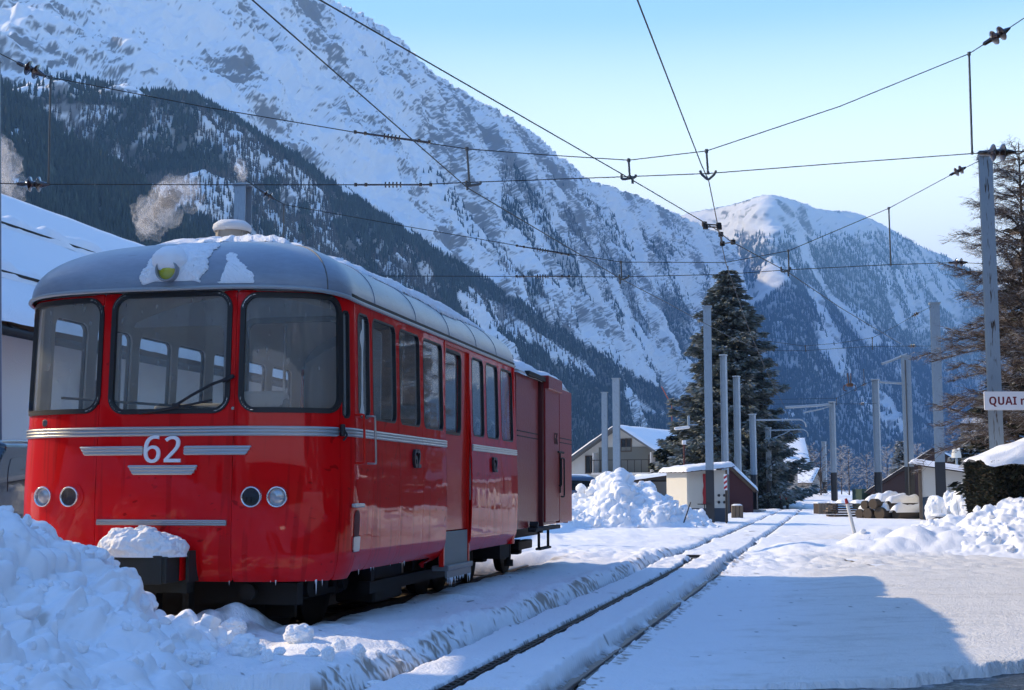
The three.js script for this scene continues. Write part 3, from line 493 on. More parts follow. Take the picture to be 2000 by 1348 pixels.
  digits('6', 0.192, -0.083, 1.294, 0.010, 0.006, white, 'fleet_number', NUMR, 0.132); digits('2', 0.186, 0.080, 1.298, 0.010, 0.006, white, 'fleet_number', NUMR, 0.130);
  for (const t of [7.62, 4.72]) digits('62', 0.155, sOf(t) - 0.09, 1.285, 0.02, 0.004, mat([0.05, 0.05, 0.055], 0.35, 0.7), 'side_number', NUM, 0.18);
  // lamps: two tail lamps outside, two headlamps inside on each side
  const lamp = (s, y, dark) => {
    const c = body(s, y), n = body(s, y, 1).sub(c).setY(0).multiplyScalar(0.35).add(V(0, 0, 0.7)).normalize(); const q = new THREE.Quaternion().setFromUnitVectors(V(0, 1, 0), n.clone().setY(0).normalize());
    c.z += 0.012; const place = (g, d) => g.applyQuaternion(q).translate(c.x + n.x * d, c.y, c.z + n.z * d);
    const rim = mesh('headlamp', place(lathe([[0.058, -0.03], [0.062, 0.012], [0.068, 0.022], [0.076, 0.016], [0.080, -0.01]], 36), 0), M.chrome, rc);
    mesh(dark ? 'dark_lens' : 'lens', place(lathe(dark ? [[0, 0.003], [0.03, 0.0035], [0.062, 0.006]] : [[0, 0.024], [0.02, 0.022], [0.045, 0.012], [0.062, -0.004]], 32), 0), dark ? phys([0.006, 0.006, 0.007], 0.25, { clearcoat: 0.6 }) : phys([0.42, 0.44, 0.45], 0.18, { clearcoat: 1, metalness: 0.5 }), rim);
  };
  for (const [s, d] of [[-0.946, 0], [-0.682, 1], [0.746, 1], [0.927, 0]]) lamp(s, 1.05, d);
  // raised plates round each pair of lamps
  for (const [a, b] of [[-0.946, -0.682], [0.746, 0.927]]) mesh('lamp_plate', sheet((s, y) => Math.min(rrect(s, y, (a + b) / 2, 1.05, (b - a) / 2 + 0.115, 0.098, 0.095), Math.hypot(s - a, y - 1.05) - 0.066, Math.hypot(s - b, y - 1.05) - 0.066), a - 0.13, b + 0.13, 0.94, 1.16, 0.02, 0.02, bodySurf(0.006), { thick: 0.012 }), paintRed, rc);
  mesh('bolt', cyl(0.012, 0.012, 0.02, ...body(0.592, 1.685, 0.006).toArray(), 12, Math.PI / 2), M.chrome, rc);
  // wipers
  const W = (s, y, o) => body(s, y, o);
  const wp = mesh('wiper', [tube([W(0.575, 1.905, 0.03), W(0.45, 1.86, 0.05), W(0.30, 1.785, 0.045), W(0.17, 1.715, 0.03)], 0.011, 16, 6), rbox(0.10, 0.03, 0.03, ...W(0.555, 1.90, 0.03).toArray(), 0.01, 0, 0, 0.4)], M.black, rc);
  mesh('wiper_blade', [rod(W(-0.12, 1.655, 0.028), W(0.20, 1.70, 0.028), 0.011), rod(W(0.20, 1.70, 0.03), W(0.44, 1.745, 0.028), 0.009), rbox(0.06, 0.03, 0.03, ...W(0.165, 1.71, 0.03).toArray(), 0.008)], M.rubber, wp);
  // cab-door handles, step, tape on the narrow window
  const hr = (t, y0, y1, m) => mesh('grab_rail', tube([body(sOf(t), y1, 0), body(sOf(t), y1, 0.055), body(sOf(t) + 0.006, y1 - 0.02, 0.065), body(sOf(t) + 0.006, y0 + 0.02, 0.065), body(sOf(t), y0, 0.055), body(sOf(t), y0, 0)], 0.0095, 30, 6), m, rc);
  hr(9.14, 1.30, 1.66, paintRedDoor); hr(8.885, 1.30, 1.66, M.alu);
  mesh('door_latch', [rbox(0.05, 0.09, 0.03, ...body(1.40, 1.535, 0.025).toArray(), 0.01, 0, -0.9), tube([body(1.40, 1.55, 0.03), body(1.42, 1.50, 0.05), body(1.41, 1.46, 0.02)], 0.008, 8, 5)], M.black, rc);
  mesh('door_sill', rbox(0.035, 0.03, 0.22, ...body(sOf(9.13), 0.985, 0.012).toArray(), 0.01), M.alu, rc);
  mesh('step_hole_shade', [sheet((s, y) => rrect(s, y, sOf(9.12), 0.845, 0.055, 0.105, 0.053), sOf(9.2), sOf(9.04), 0.72, 0.96, 0.012, 0.012, bodySurf(0.004)), sheet((s, y) => rrect(s, y, sOf(9.12), 0.70, 0.06, 0.06, 0.01), sOf(9.2), sOf(9.04), 0.6, 0.78, 0.03, 0.03, bodySurf(0.006), { thick: 0.01 })], [mat([0.10, 0.002, 0.003], 0.6), M.alu][0], rc);  // flat dark red sheet on the skin, painting the shade inside the foothold
  mesh('step_plate', sheet((s, y) => rrect(s, y, sOf(9.12), 0.70, 0.062, 0.055, 0.01), sOf(9.2), sOf(9.04), 0.62, 0.77, 0.03, 0.03, bodySurf(0.012), { thick: 0.01 }), M.alu, rc);
  mesh('tape', sheet((s, y) => Math.min(0.022 + 0.010 * N3(y * 9, 1, 2) + 0.03 * smooth(1.78, 1.68, y) + 0.05 * smooth(0.1, 0.0, Math.abs(y - 2.26)) * (s < sOf(8.94) ? 1 : 0.2) - Math.abs(s - sOf(8.93) - 0.02 * N3(y * 3, 5, 1) - 0.045 * (y - 2)), y - 1.66, 2.41 - y), sOf(9.06), sOf(8.81), 1.65, 2.42, 0.008, 0.015, bodySurf(-0.012)), mat([0.62, 0.60, 0.54], 0.8), rc);
  // the entrance: recessed folding door, jambs, step well
  const rec = 0.045, dz = (a) => a - T0;
  const doorGlass = [0, 2.03, 0.27, 0.395, 0.09];
  const dsurf = (z, y) => V(HW - rec - 0.0, y, -z);     // z runs backwards from the door's middle
  const dm = thing; const dcz = dz((6.59 + 5.655) / 2);
  const dS = (a, y) => V(HW - rec, y, dcz - a);
  const door = mesh('entrance_door', sheet((a, y) => Math.min(a + 0.47, 0.47 - a, y - 0.72, 2.49 - y, -rrect(a, y, -0.115, 2.035, 0.32, 0.40, 0.085)), -0.48, 0.48, 0.7, 2.5, 0.03, 0.03, dS, { thick: 0.04 }), paintRedDoor, rc);
  mesh('door_glass', sheet((a, y) => rrect(a, y, -0.115, 2.035, 0.325, 0.405, 0.085), -0.46, 0.24, 1.6, 2.46, 0.1, 0.1, (a, y) => dS(a, y).setX(HW - rec - 0.02)), dustyGlass, door);
  mesh('gasket', sheet((a, y) => { const d = rrect(a, y, -0.115, 2.035, 0.32, 0.40, 0.085); return Math.min(d + 0.008, 0.02 - d); }, -0.46, 0.24, 1.6, 2.47, 0.016, 0.016, (a, y) => dS(a, y).setX(HW - rec + 0.008), { thick: 0.03 }), M.rubber, door);
  mesh('inner_lining', sheet((a, y) => Math.min(a + 0.47, 0.47 - a, y - 1.02, 2.5 - y, -rrect(a, y, -0.115, 2.035, 0.325, 0.405, 0.085)), -0.48, 0.48, 1.0, 2.51, 0.05, 0.05, (a, y) => dS(a, y).setX(HW - rec - 0.048), { thick: 0.01 }), paintInside, rc);
  mesh('kick_plate', box(0.012, 0.36, 0.84, HW - rec + 0.012, 0.53, dcz), mat([0.20, 0.22, 0.21], 0.6, 0.3), rc);
  mesh('door_jamb', [box(rec, 2.1, 0.03, HW - rec / 2 - 0.02, 1.44, dz(6.585)), box(rec, 2.1, 0.03, HW - rec / 2 - 0.02, 1.44, dz(5.66)), box(rec, 0.03, 0.93, HW - rec / 2 - 0.02, 2.483, dcz)], paintRedDoor, rc);
  const stp = mesh('entrance_step', [rbox(rec + 0.12, 0.05, 0.92, HW - 0.06, 0.375, dcz, 0.012), box(0.02, 0.09, 0.90, HW - 0.005, 0.33, dcz)], mat([0.20, 0.22, 0.23], 0.5, 0.6), rc);
  const ri = rng(31), ice = []; for (let i = 0; i < 34; i++) { const a = (ri() - 0.5) * 0.9, l = 0.02 + ri() * ri() * 0.10; ice.push(put(new THREE.ConeGeometry(0.006, l, 5), HW + 0.005, 0.285 - l / 2, dcz + a, Math.PI)); }
  const iceMat = phys([0.75, 0.80, 0.85], 0.12, { clearcoat: 1 });
  mesh('icicle_row', ice, iceMat, stp).userData.kind = 'stuff';
  const ice2 = []; for (let i = 0; i < 12; i++) { const s = lerp(0.5, sOf(6.7), ri()), l = 0.012 + ri() * ri() * 0.055, q = body(s, SKB + 0.012); ice2.push(put(new THREE.ConeGeometry(0.0035, l, 5), q.x, q.y - l / 2 - 0.005, q.z, Math.PI)); }
  for (const [s, l] of [[1.24, 0.12], [0.92, 0.04], [sOf(7.7), 0.05]]) { const q = body(s, SKB + 0.012); ice2.push(put(new THREE.ConeGeometry(0.006, l, 5), q.x, q.y - l / 2, q.z, Math.PI)); }
  mesh('icicle_row', ice2, iceMat, rc).userData.kind = 'stuff';
  // floor pan closing the body underneath
  mesh('floor', [rbox(HW * 2 - 0.30, 0.05, TF - TR - 0.45, 0, 0.56, (TF + TR) / 2 - T0 - 0.05, 0.02), rbox(HW * 2 - 0.12, 0.04, 9.15 - TR - 0.1, 0, 1.02, (9.15 + TR) / 2 - T0, 0.02)], mat([0.06, 0.06, 0.06], 0.8), rc);

  // ---- roof
  const RH = 0.50, zs = 8.15, zr = 3.95;
  const lipW = 0.02;
  const roofPt = (s, a, off = 0) => { // a: 0 at the gutter, 1 on the crown
    const q = body(s, YG + 0.05); const x = q.x, t = q.z + T0, ct = t > zs ? zs : t < zr ? zr : t, th = clamp(a, 0, 1) * Math.PI / 2;
    const front = smooth(8.6, 9.6, t), kx = Math.pow(Math.cos(th), lerp(0.70, 0.80, front)) * (1 + lipW / HW * (1 - a) * 0.6);
    const y = YG + 0.03 + 0.045 * smooth(9.0, 9.7, t) + lerp(RH, RH + 0.02, front) * Math.pow(Math.sin(th), 0.86);
    return V(x * kx, y, lerp(ct, t + (t > zs ? 0.05 : 0), kx) - T0);
  };
  const roofOuter = (off) => (s, a) => roofPt(s, a);
  const rearS = sOf(3.62);
  const roofCol = noiseTex(512, (u, v) => { const n = fbm(u * 9, v * 5, 1, 4, 0.6), m = fbm(u * 40, v * 6, 5, 3), rustq = smooth(0.34, 0.5, fbm(u * 26, v * 18, 9, 4, 0.7)); const b = 0.60 + 0.06 * fbm(u * 90, v * 30, 2, 4, 0.8) + 0.03 * m + 0.0 * n; return [lerp(b * 0.96, 0.30, rustq * 0.6), lerp(b, 0.24, rustq * 0.6), lerp(b * 1.05, 0.20, rustq * 0.6)]; }, true); roofCol.repeat.set(0.12, 1);
  const roofMat = phys([0.80, 0.86, 0.93], 0.34, { map: roofCol, clearcoat: 0.25, clearcoatRoughness: 0.3 });
  const roof = mesh('roof', sheet((s, a) => 1, -rearS, rearS, 0, 0.999, 0.05, 0.03, (s, a) => roofPt(s, a)), roofMat, rc);
  mesh('rain_gutter', tube(Array.from({ length: 90 }, (_, i) => { const s = lerp(-rearS, rearS, i / 89), p = roofPt(s, 0); return V(p.x * 1.004, p.y - 0.010, p.z + (Math.abs(s) < 1.4 ? 0.006 : 0)); }), 0.017, 260, 6), mat([0.34, 0.36, 0.37], 0.4, 0.4), roof);
  mesh('drip_moulding', sheet((s, y) => 1, -rearS, rearS, YG + 0.01, YG + 0.06, 0.06, 0.03, (s, y) => { const p = body(s, y, 0.02); p.y += 0.04 * (Math.abs(s) < SC ? smooth(9.0, 9.7, p.z + T0) : 0); return p; }), M.black, roof);
  const seam = (s) => tube(Array.from({ length: 14 }, (_, i) => roofPt(s, i / 13 * 0.97).add(V(0, 0.002, 0))), 0.006, 26, 5);
  for (const t of [8.62, 7.55, 6.45, 5.4, 4.5]) { mesh('roof_seam', seam(sOf(t)), roofMat, roof); mesh('roof_seam', seam(-sOf(t)), roofMat, roof); }
  mesh('roof_seam', [seam(1.30)], mat([0.12, 0.12, 0.12], 0.6), roof);
  mesh('ceiling', sheet(() => 1, -rearS, rearS, 0.06, 0.98, 0.10, 0.06, (s, a) => { const p = roofPt(s, a); p.x *= 0.965; p.y -= 0.05; p.z *= 0.985; return p; }), paintInside, rc);
  { const N = 24, v = []; const R_ = (i, sg) => roofPt(sg * rearS, i / N * 0.999); for (let i = 0; i < N; i++) { const a = R_(i, 1), b = R_(i, -1), c = R_(i + 1, 1), d = R_(i + 1, -1); for (const p of [a, c, b, b, c, d]) v.push(p.x, p.y, p.z); } const g = new THREE.BufferGeometry(); g.setAttribute('position', new THREE.Float32BufferAttribute(v, 3)); g.computeVertexNormals(); mesh('rear_dome', g, roofMat, roof); }
  // snow lying on the roof
  const snowOn = (name, f, s0, s1, a0, a1, thick, d = 0.02) => mesh(name, sheet(f, s0, s1, a0, a1, d * 1.4, d * 0.6, (s, a) => roofPt(s, a), { lift: (s, a) => { const k = f(s, a); return 0.003 + thick * (Math.pow(clamp(k / 0.14), 0.6) * (0.75 + 0.5 * fbm(s * 5, a * 9, 3, 3))); } }), snowPlain, roof);
  const crown = (s, a) => { const t = TC + SC - Math.abs(s); const edge = s > 0 ? curve1([[3.5, 0.55], [4.3, 0.50], [5.2, 0.42], [5.9, 0.34], [6.4, 0.32], [6.7, 0.44], [7.3, 0.40], [7.45, 0.52], [8.1, 0.52], [8.5, 0.66], [8.8, 0.8]])(t) : 0.42; return a - edge - 0.10 * fbm(s * 3.1, a * 3, 1, 4, 0.6) - 0.04 * N3(s * 21, a * 7, 2); };
  snowOn('roof_snow', crown, 1.9, rearS, 0.2, 0.995, 0.085); snowOn('roof_snow', crown, -rearS, -1.9, 0.2, 0.995, 0.07, 0.035);
  snowOn('roof_snow', (s, a) => Math.min(a - 0.72 - 0.10 * fbm(s * 3, a * 4, 8, 3) + 0.06 * smooth(0.5, 1.3, s), 1), -1.9, 1.9, 0.55, 0.992, 0.10);
  snowOn('snow_patch', (s, a) => Math.min(0.25 - Math.abs(s - 0.13 + 0.10 * (0.3 - a)) * lerp(1.0, 0.85, a) + 0.09 * fbm(s * 9, a * 9, 2, 5, 0.7), a - 0.03 - 0.03 * N3(s * 9, 1, 1), 0.50 - a - 0.1 * Math.abs(s - 0.2)), -0.3, 0.6, 0.0, 0.6, 0.06, 0.012);
  snowOn('snow_patch', (s, a) => Math.min(0.15 - Math.abs(s - 0.62 + 0.22 * a) - 0.45 * a + 0.11 * fbm(s * 10, a * 12, 6, 5, 0.7), a - 0.012), 0.3, 0.9, 0.0, 0.4, 0.014, 0.012);
  // top headlight with its cap of snow
  const lp = roofPt(0.09, 0.085), cup = mesh('roof_lamp', put(lathe([[0.055, -0.10], [0.075, -0.08], [0.086, -0.02], [0.088, 0.045], [0.080, 0.06], [0.072, 0.05], [0.070, 0.02]], 32), lp.x, lp.y + 0.03, lp.z + 0.02, Math.PI / 2), mat([0.30, 0.32, 0.34], 0.4, 0.5), rc);
  mesh('lens', put(lathe([[0, 0.052], [0.03, 0.046], [0.07, 0.022]], 28), lp.x, lp.y + 0.03, lp.z + 0.02, Math.PI / 2), phys([0.46, 0.44, 0.02], 0.15, { clearcoat: 1 }), cup);
  const ball = new THREE.IcosahedronGeometry(1, 5); { const p = ball.attributes.position; for (let i = 0; i < p.count; i++) { const v = V(p.getX(i), p.getY(i), p.getZ(i)); const k = 1 + 0.16 * fbm(v.x * 1.6, v.y * 1.6, v.z * 1.6 + 3, 4); p.setXYZ(i, v.x * 0.135 * k, v.y * 0.10 * k, v.z * 0.10 * k); } }
  mesh('snow_cap', mergeVertices(put(ball.deleteAttribute('normal').deleteAttribute('uv'), lp.x - 0.005, lp.y + 0.115, lp.z + 0.0)), snowPlain, cup).geometry.computeVertexNormals();
  // chimney of the heater, roof eyes
  const ch = V(-0.55, YG + RH + 0.20, 7.3 - T0); ch.y += 0.11;
  const vent = mesh('heater_chimney', [cyl(0.15, 0.15, 0.46, ch.x, ch.y - 0.06, ch.z, 28), ...[0, 1, 2, 3].map((k) => rod(V(ch.x + 0.153 * Math.cos(k * 1.57 + 0.5), ch.y - 0.02, ch.z + 0.153 * Math.sin(k * 1.57 + 0.5)), V(ch.x + 0.153 * Math.cos(k * 1.57 + 0.5), ch.y + 0.20, ch.z + 0.153 * Math.sin(k * 1.57 + 0.5)), 0.008)), cyl(0.165, 0.165, 0.02, ch.x, ch.y + 0.18, ch.z, 28)], mat([0.30, 0.27, 0.23], 0.7), rc);
  mesh('snow_cap', put(lathe([[0, 0.085], [0.07, 0.09], [0.13, 0.078], [0.172, 0.045], [0.180, 0.012], [0.165, -0.02], [0, -0.02]], 28), ch.x, ch.y + 0.19, ch.z), snowPlain, vent);
  for (const [x, t] of [[-0.10, 8.05], [0.42, 8.0]]) { const a = V(x, 0, t - T0), y = YG + 0.545; mesh('lifting_eye', tube([V(x - 0.05, y, a.z + 0.05), V(x - 0.03, y + 0.10, a.z + 0.05), V(x + 0.06, y + 0.12, a.z), V(x + 0.13, y + 0.08, a.z - 0.05), V(x + 0.15, y - 0.02, a.z - 0.06)], 0.014, 16, 6), mat([0.45, 0.44, 0.40], 0.5, 0.4), rc); }

  // ---- inside
  const grey = mat([0.42, 0.42, 0.41], 0.6), pw = 8.30 - T0;
  const wallS = (x, y) => V(x, y, pw);
  mesh('cab_partition', sheet((x, y) => Math.min(x + 1.24, 1.24 - x, y - 1.0, 2.72 - 0.22 * x * x - y, -rrect(x, y, 0.47, 2.02, 0.43, 0.50, 0.10), -rrect(x, y, -0.62, 1.86, 0.48, 0.62, 0.07)), -1.25, 1.25, 1, 2.8, 0.04, 0.04, wallS, { thick: 0.03 }), grey, rc);
  mesh('partition_frame', sheet((x, y) => { const d = rrect(x, y, 0.47, 2.02, 0.43, 0.50, 0.10); return Math.min(d + 0.01, 0.035 - d); }, -0.05, 1.0, 1.4, 2.6, 0.02, 0.02, (x, y) => V(x, y, pw + 0.012), { thick: 0.05 }), mat([0.13, 0.135, 0.14], 0.5), rc);
  mesh('rear_partition', sheet((x, y) => Math.min(x + 1.2, 1.2 - x, y - 1.0, 2.98 - 0.28 * x * x - y), -1.25, 1.25, 1, 3.0, 0.06, 0.06, (x, y) => V(x, y, TR - T0 + 0.27), { thick: 0.03 }), grey, rc);
  const seatM = mat([0.20, 0.19, 0.17], 0.8), cover = mat([0.50, 0.48, 0.45], 0.9);
  const seat = (x, z, name, w = 0.46) => { const s_ = mesh(name, [rbox(w, 0.10, 0.44, x, 1.42 - 0.16, z, 0.04), rbox(w, 0.56, 0.10, x, 1.56, z - 0.22, 0.045, -0.12)], seatM, rc); mesh('head_cover', rbox(w * 0.96, 0.16, 0.125, x, 1.80, z - 0.255, 0.05, -0.12), cover, s_); };
  seat(0.42, 9.0 - T0, 'driver_seat', 0.42);
  for (const t of [7.7, 7.0, 5.1, 4.4]) { seat(-0.86, t - T0, 'passenger_seat', 0.72); if (t !== 7.7) seat(0.86, t - T0, 'passenger_seat', 0.72); }
  mesh('driver_desk', [rbox(1.9, 0.06, 0.34, -0.05, 1.60, 9.44 - T0, 0.02), rbox(1.8, 0.50, 0.05, -0.05, 1.32, 9.30 - T0, 0.02)], mat([0.10, 0.10, 0.10], 0.6), rc);
  mesh('guard_bar', rod(V(-1.18, 1.83, 9.05 - T0), V(0.5, 1.70, 9.05 - T0), 0.012), M.black, rc);
  for (const [x, t] of [[0.55, 6.75], [0.55, 5.5], [-0.5, 6.1]]) mesh('grab_pole', rod(V(x, 1.0, t - T0), V(x, 2.75, t - T0), 0.016), M.chrome, rc);

  // ---- front coupler with its heap of snow
  const cm = mat([0.020, 0.024, 0.022], 0.65);
  const cz = TF - T0;
  const coup = mesh('coupler_box', [rbox(0.50, 0.185, 0.30, 0.02, 0.545, cz + 0.16, 0.012), rbox(0.44, 0.20, 0.012, 0.02, 0.545, cz + 0.316, 0.02), box(0.56, 0.10, 0.10, 0.02, 0.42, cz + 0.0)], cm, rc);
  for (const x of [0.325, -0.285]) mesh('coupler_bracket', box(0.025, 0.22, 0.16, x, 0.56, cz + 0.02), cm, rc); mesh('red_plate', box(0.012, 0.17, 0.12, 0.285, 0.55, cz + 0.07), paintRed, rc);
  const heapG = gridMesh(150, 90, (a, b) => { const th = a * Math.PI * 2, f = b, rr = 1 - f; const w = 0.335 * (1 + 0.10 * fbm(Math.cos(th) * 1.4, Math.sin(th) * 1.4, 3, 3)); const x = Math.cos(th) * w * Math.pow(rr, 0.55), z = Math.sin(th) * 0.19 * Math.pow(rr, 0.55), y = 0.632 + 0.20 * Math.pow(Math.sin(f * Math.PI / 2), 0.8) * (0.85 + 0.35 * fbm(x * 5, 2, z * 5, 3)); const d = 0.055 * (lumps(x * 8, y * 8, z * 8) - 0.35) + 0.028 * (lumps(x * 18, y * 18, z * 18) - 0.35) + 0.010 * fbm(x * 40, y * 40, z * 40, 3); const k = smooth(0, 0.10, f); return V(x + Math.cos(th) * d * k * (1 - f * 0.5), y + d * k * (0.35 + f * 0.6), cz + 0.16 + z + Math.sin(th) * d * k); }, () => SNOW);
  mesh('snow_heap', heapG, snowMat, coup);
  // ---- running gear
  const wheel = (x, t, r = 0.34) => { const z = t - T0, sg = Math.sign(x); const w = mesh('wheel', put(lathe([[0.06, -0.06], [0.10, -0.05], [0.12, -0.015], [r - 0.09, -0.01], [r - 0.06, -0.045], [r, -0.05], [r + 0.002, 0.03], [r + 0.03, 0.035], [r + 0.03, 0.06], [r - 0.05, 0.06], [0, 0.05]], 40), x, r, z, 0, 0, sg > 0 ? -Math.PI / 2 : Math.PI / 2), M.under, rc); mesh('axle_box', [rbox(0.14, 0.20, 0.22, x + sg * 0.20, r, z, 0.03), cyl(0.07, 0.07, 0.06, x + sg * 0.29, r, z, 18, 0, 0, Math.PI / 2)], M.under, w); };
  for (const t of [8.7, 7.9, 4.75, 4.05]) for (const x of [-0.5, 0.5]) wheel(x, t);
  mesh('bogie_frame', [8.3, 4.4].flatMap((t) => [-0.72, 0.72].flatMap((x) => [rbox(0.10, 0.14, 1.75, x, 0.50, t - T0, 0.02), rbox(0.10, 0.22, 0.30, x, 0.36, t - T0, 0.03), box(0.08, 0.05, 0.7, x, 0.28, t - T0)])), M.under, rc);
  mesh('underframe', [box(1.7, 0.10, 5.6, 0, 0.50, 0.05), box(1.3, 0.30, 0.9, 0.0, 0.36, 6.6 - T0), rbox(0.36, 0.34, 0.8, 0.78, 0.30, 7.15 - T0, 0.03), box(0.10, 0.10, 2.6, 0.95, 0.28, 6.5 - T0), box(0.08, 0.30, 0.08, 0.95, 0.38, 7.7 - T0), box(0.08, 0.30, 0.08, 0.95, 0.38, 5.6 - T0), box(1.9, 0.16, 0.12, 0, 0.34, 9.25 - T0), box(1.6, 0.40, 0.05, 0, 0.34, 8.95 - T0)], M.under, rc);
  mesh('snow_guard', [box(0.05, 0.34, 0.10, -0.10, 0.30, 9.45 - T0), box(0.05, 0.34, 0.10, 0.16, 0.30, 9.45 - T0), cyl(0.06, 0.06, 0.05, 0.62, 0.36, 9.42 - T0, 18, Math.PI / 2)], M.under, rc);
}

// ------------------------------------------------------------------ the goods wagon behind it
{
  const B0 = 1.75, bw = 1.30, t0 = 3.42, t1 = 0.06, y0 = 0.64, y1 = 2.50;
  const wg = thing('freight_wagon', 'dark red goods wagon with sliding door coupled behind the railcar', 'freight wagon', ...onSide(0, B0, 0).toArray(), -PHI);
  const red = phys([0.30, 0.026, 0.026], 0.45, { clearcoat: 0.32, clearcoatRoughness: 0.16, specularIntensity: 0.4, bumpMap: grain, bumpScale: 0.006 }), z = (t) => t - B0;
  const L = t0 - t1;
  mesh('end_panel', [rbox(bw * 2, y1 - y0, 0.06, 0, (y0 + y1) / 2, z(t0), 0.015), rbox(bw * 2, y1 - y0, 0.06, 0, (y0 + y1) / 2, z(t1), 0.015)], red, wg);
  mesh('side_panel', rbox(0.05, y1 - y0, t0 - 2.12, bw - 0.03, (y0 + y1) / 2, z((t0 + 2.12) / 2), 0.012), red, wg);
  mesh('side_panel', rbox(0.05, y1 - y0, L, -bw + 0.03, (y0 + y1) / 2, z((t0 + t1) / 2), 0.012), red, wg);
  mesh('side_panel', rbox(0.05, y1 - y0, 2.14 - t1, bw - 0.09, (y0 + y1) / 2, z((2.14 + t1) / 2), 0.012), red, wg);
  const door = mesh('sliding_door', [rbox(0.06, y1 - y0 - 0.04, 1.98 - 1.02, bw + 0.03, (y0 + y1) / 2 + 0.03, z((1.98 + 1.02) / 2), 0.012), rbox(0.06, y1 - y0 - 0.06, 0.99 - t1, bw + 0.028, (y0 + y1) / 2 - 0.005, z((0.99 + t1) / 2), 0.012)], red, wg);
  mesh('door_hood', [rbox(0.12, 0.17, 0.95, bw + 0.05, 2.47, z(1.52), 0.012)], red, wg);
  mesh('handle', [tube([V(bw + 0.075, 1.16, z(1.14)), V(bw + 0.11, 1.16, z(1.14)), V(bw + 0.11, 1.49, z(1.14)), V(bw + 0.11, 1.52, z(1.10)), V(bw + 0.11, 1.52, z(0.98)), V(bw + 0.11, 1.49, z(0.94)), V(bw + 0.11, 1.05, z(0.94)), V(bw + 0.11, 1.01, z(0.99)), V(bw + 0.075, 1.01, z(0.99))], 0.011, 40, 6), rod(V(bw + 0.07, 1.06, z(1.02)), V(bw + 0.07, 1.60, z(1.02)), 0.010), rod(V(bw + 0.08, 1.60, z(1.20)), V(bw + 0.08, 1.60, z(0.82)), 0.014)], M.under, door);
  for (const [a, b, o] of [[t0 - 0.05, 2.16, 0.0], [0.97, t1 + 0.02, 0.062]]) for (const y of [1.735, 1.795]) mesh('trim_line', box(0.006, 0.012, a - b, bw - 0.003 + o, y, z((a + b) / 2)), M.under, wg);
  const txt = new TextGeometry('GK', { font: NUMR, size: 0.15, depth: 0.004 }); mesh('lettering', put(txt, bw + 0.062, 1.70, z(1.42), 0, Math.PI / 2), mat([0.05, 0.02, 0.02], 0.7), wg);
  mesh('door_post', [rbox(0.10, y1 - y0, 0.07, bw - 0.01, (y0 + y1) / 2, z(2.02), 0.012)], mat([0.10, 0.012, 0.014], 0.5), wg);
  mesh('door_rail', [rbox(0.10, 0.05, 1.62, bw + 0.045, 0.62, z(1.95), 0.01), rbox(0.10, 0.06, 1.1, bw + 0.02, 2.50, z(2.45), 0.01), cyl(0.04, 0.04, 0.10, bw + 0.06, 0.68, z(2.70), 14, 0, 0, Math.PI / 2)], M.under, wg);
  const roofRows = (o, k) => gridMesh(24, 8, (a, b) => { const x = (a - 0.5) * 2; return V(x * (bw + 0.03), y1 + o + 0.20 * (1 - x * x) + k * 0.05 * fbm(x * 2, b * 5, 1, 3), z(lerp(t1 - 0.03, t0 + 0.09, b))); });
  mesh('roof', [roofRows(0.0, 0), roofRows(-0.03, 0)], mat([0.10, 0.09, 0.09], 0.7, 0, { side: THREE.DoubleSide }), wg);
  mesh('roof_snow', gridMesh(50, 40, (a, b) => { const x = (a - 0.5) * 2.03, e = Math.min(1, Math.min(a, 1 - a) * 16), f = Math.min(1, Math.min(b, 1 - b) * 14); const k = Math.sqrt(e * f); const zz = lerp(t1 - 0.05, t0 + 0.12, b); return V(x * (bw + 0.02 + 0.03 * fbm(b * 9, 2, a > 0.5 ? 3 : 7, 3)) , y1 - 0.02 + 0.20 * Math.max(0, 1 - x * x) + k * (0.15 + 0.05 * fbm(x * 3, 1, zz * 2.3, 3)) - 0.02 * (1 - k), z(zz)); }, () => SNOW), snowMat, wg);
  for (const t of [2.75, 0.75]) for (const x of [-0.5, 0.5]) { const w = mesh('wheel', put(lathe([[0.06, -0.05], [0.12, -0.015], [0.24, -0.01], [0.27, -0.045], [0.33, -0.05], [0.332, 0.03], [0.36, 0.035], [0.36, 0.06], [0, 0.05]], 36), x, 0.33, z(t), 0, 0, x > 0 ? -Math.PI / 2 : Math.PI / 2), M.under, wg); mesh('axle_box', rbox(0.14, 0.2, 0.2, x * 1.4, 0.33, z(t), 0.03), M.under, w); }
  mesh('underframe', [box(0.10, 0.14, L, 0.85, 0.55, z((t0 + t1) / 2)), box(0.10, 0.14, L, -0.85, 0.55, z((t0 + t1) / 2)), box(1.9, 0.12, 0.12, 0, 0.56, z(t1 + 0.1)), box(1.9, 0.12, 0.12, 0, 0.56, z(t0 - 0.1)), box(0.30, 0.34, 0.5, 0.9, 0.46, z(2.95)), rbox(0.12, 0.12, 0.9, 0.78, 0.36, z(2.75), 0.02), rbox(0.12, 0.12, 0.9, 0.78, 0.36, z(0.75), 0.02), rod(V(0.95, 0.55, z(2.3)), V(0.95, 0.22, z(2.3)), 0.03), cyl(0.06, 0.06, 0.08, 0.95, 0.20, z(2.3), 12)], M.under, wg);
  const S = (y, t) => V(bw - 0.02, y, z(t)); mesh('foot_stirrup', [rod(S(0.62, 2.02), S(0.36, 2.02), 0.018, 0.018, 8), rod(S(0.62, 1.42), S(0.36, 1.42), 0.018, 0.018, 8), rbox(0.08, 0.03, 0.66, bw - 0.02, 0.36, z(1.72), 0.01)], M.under, wg);
}
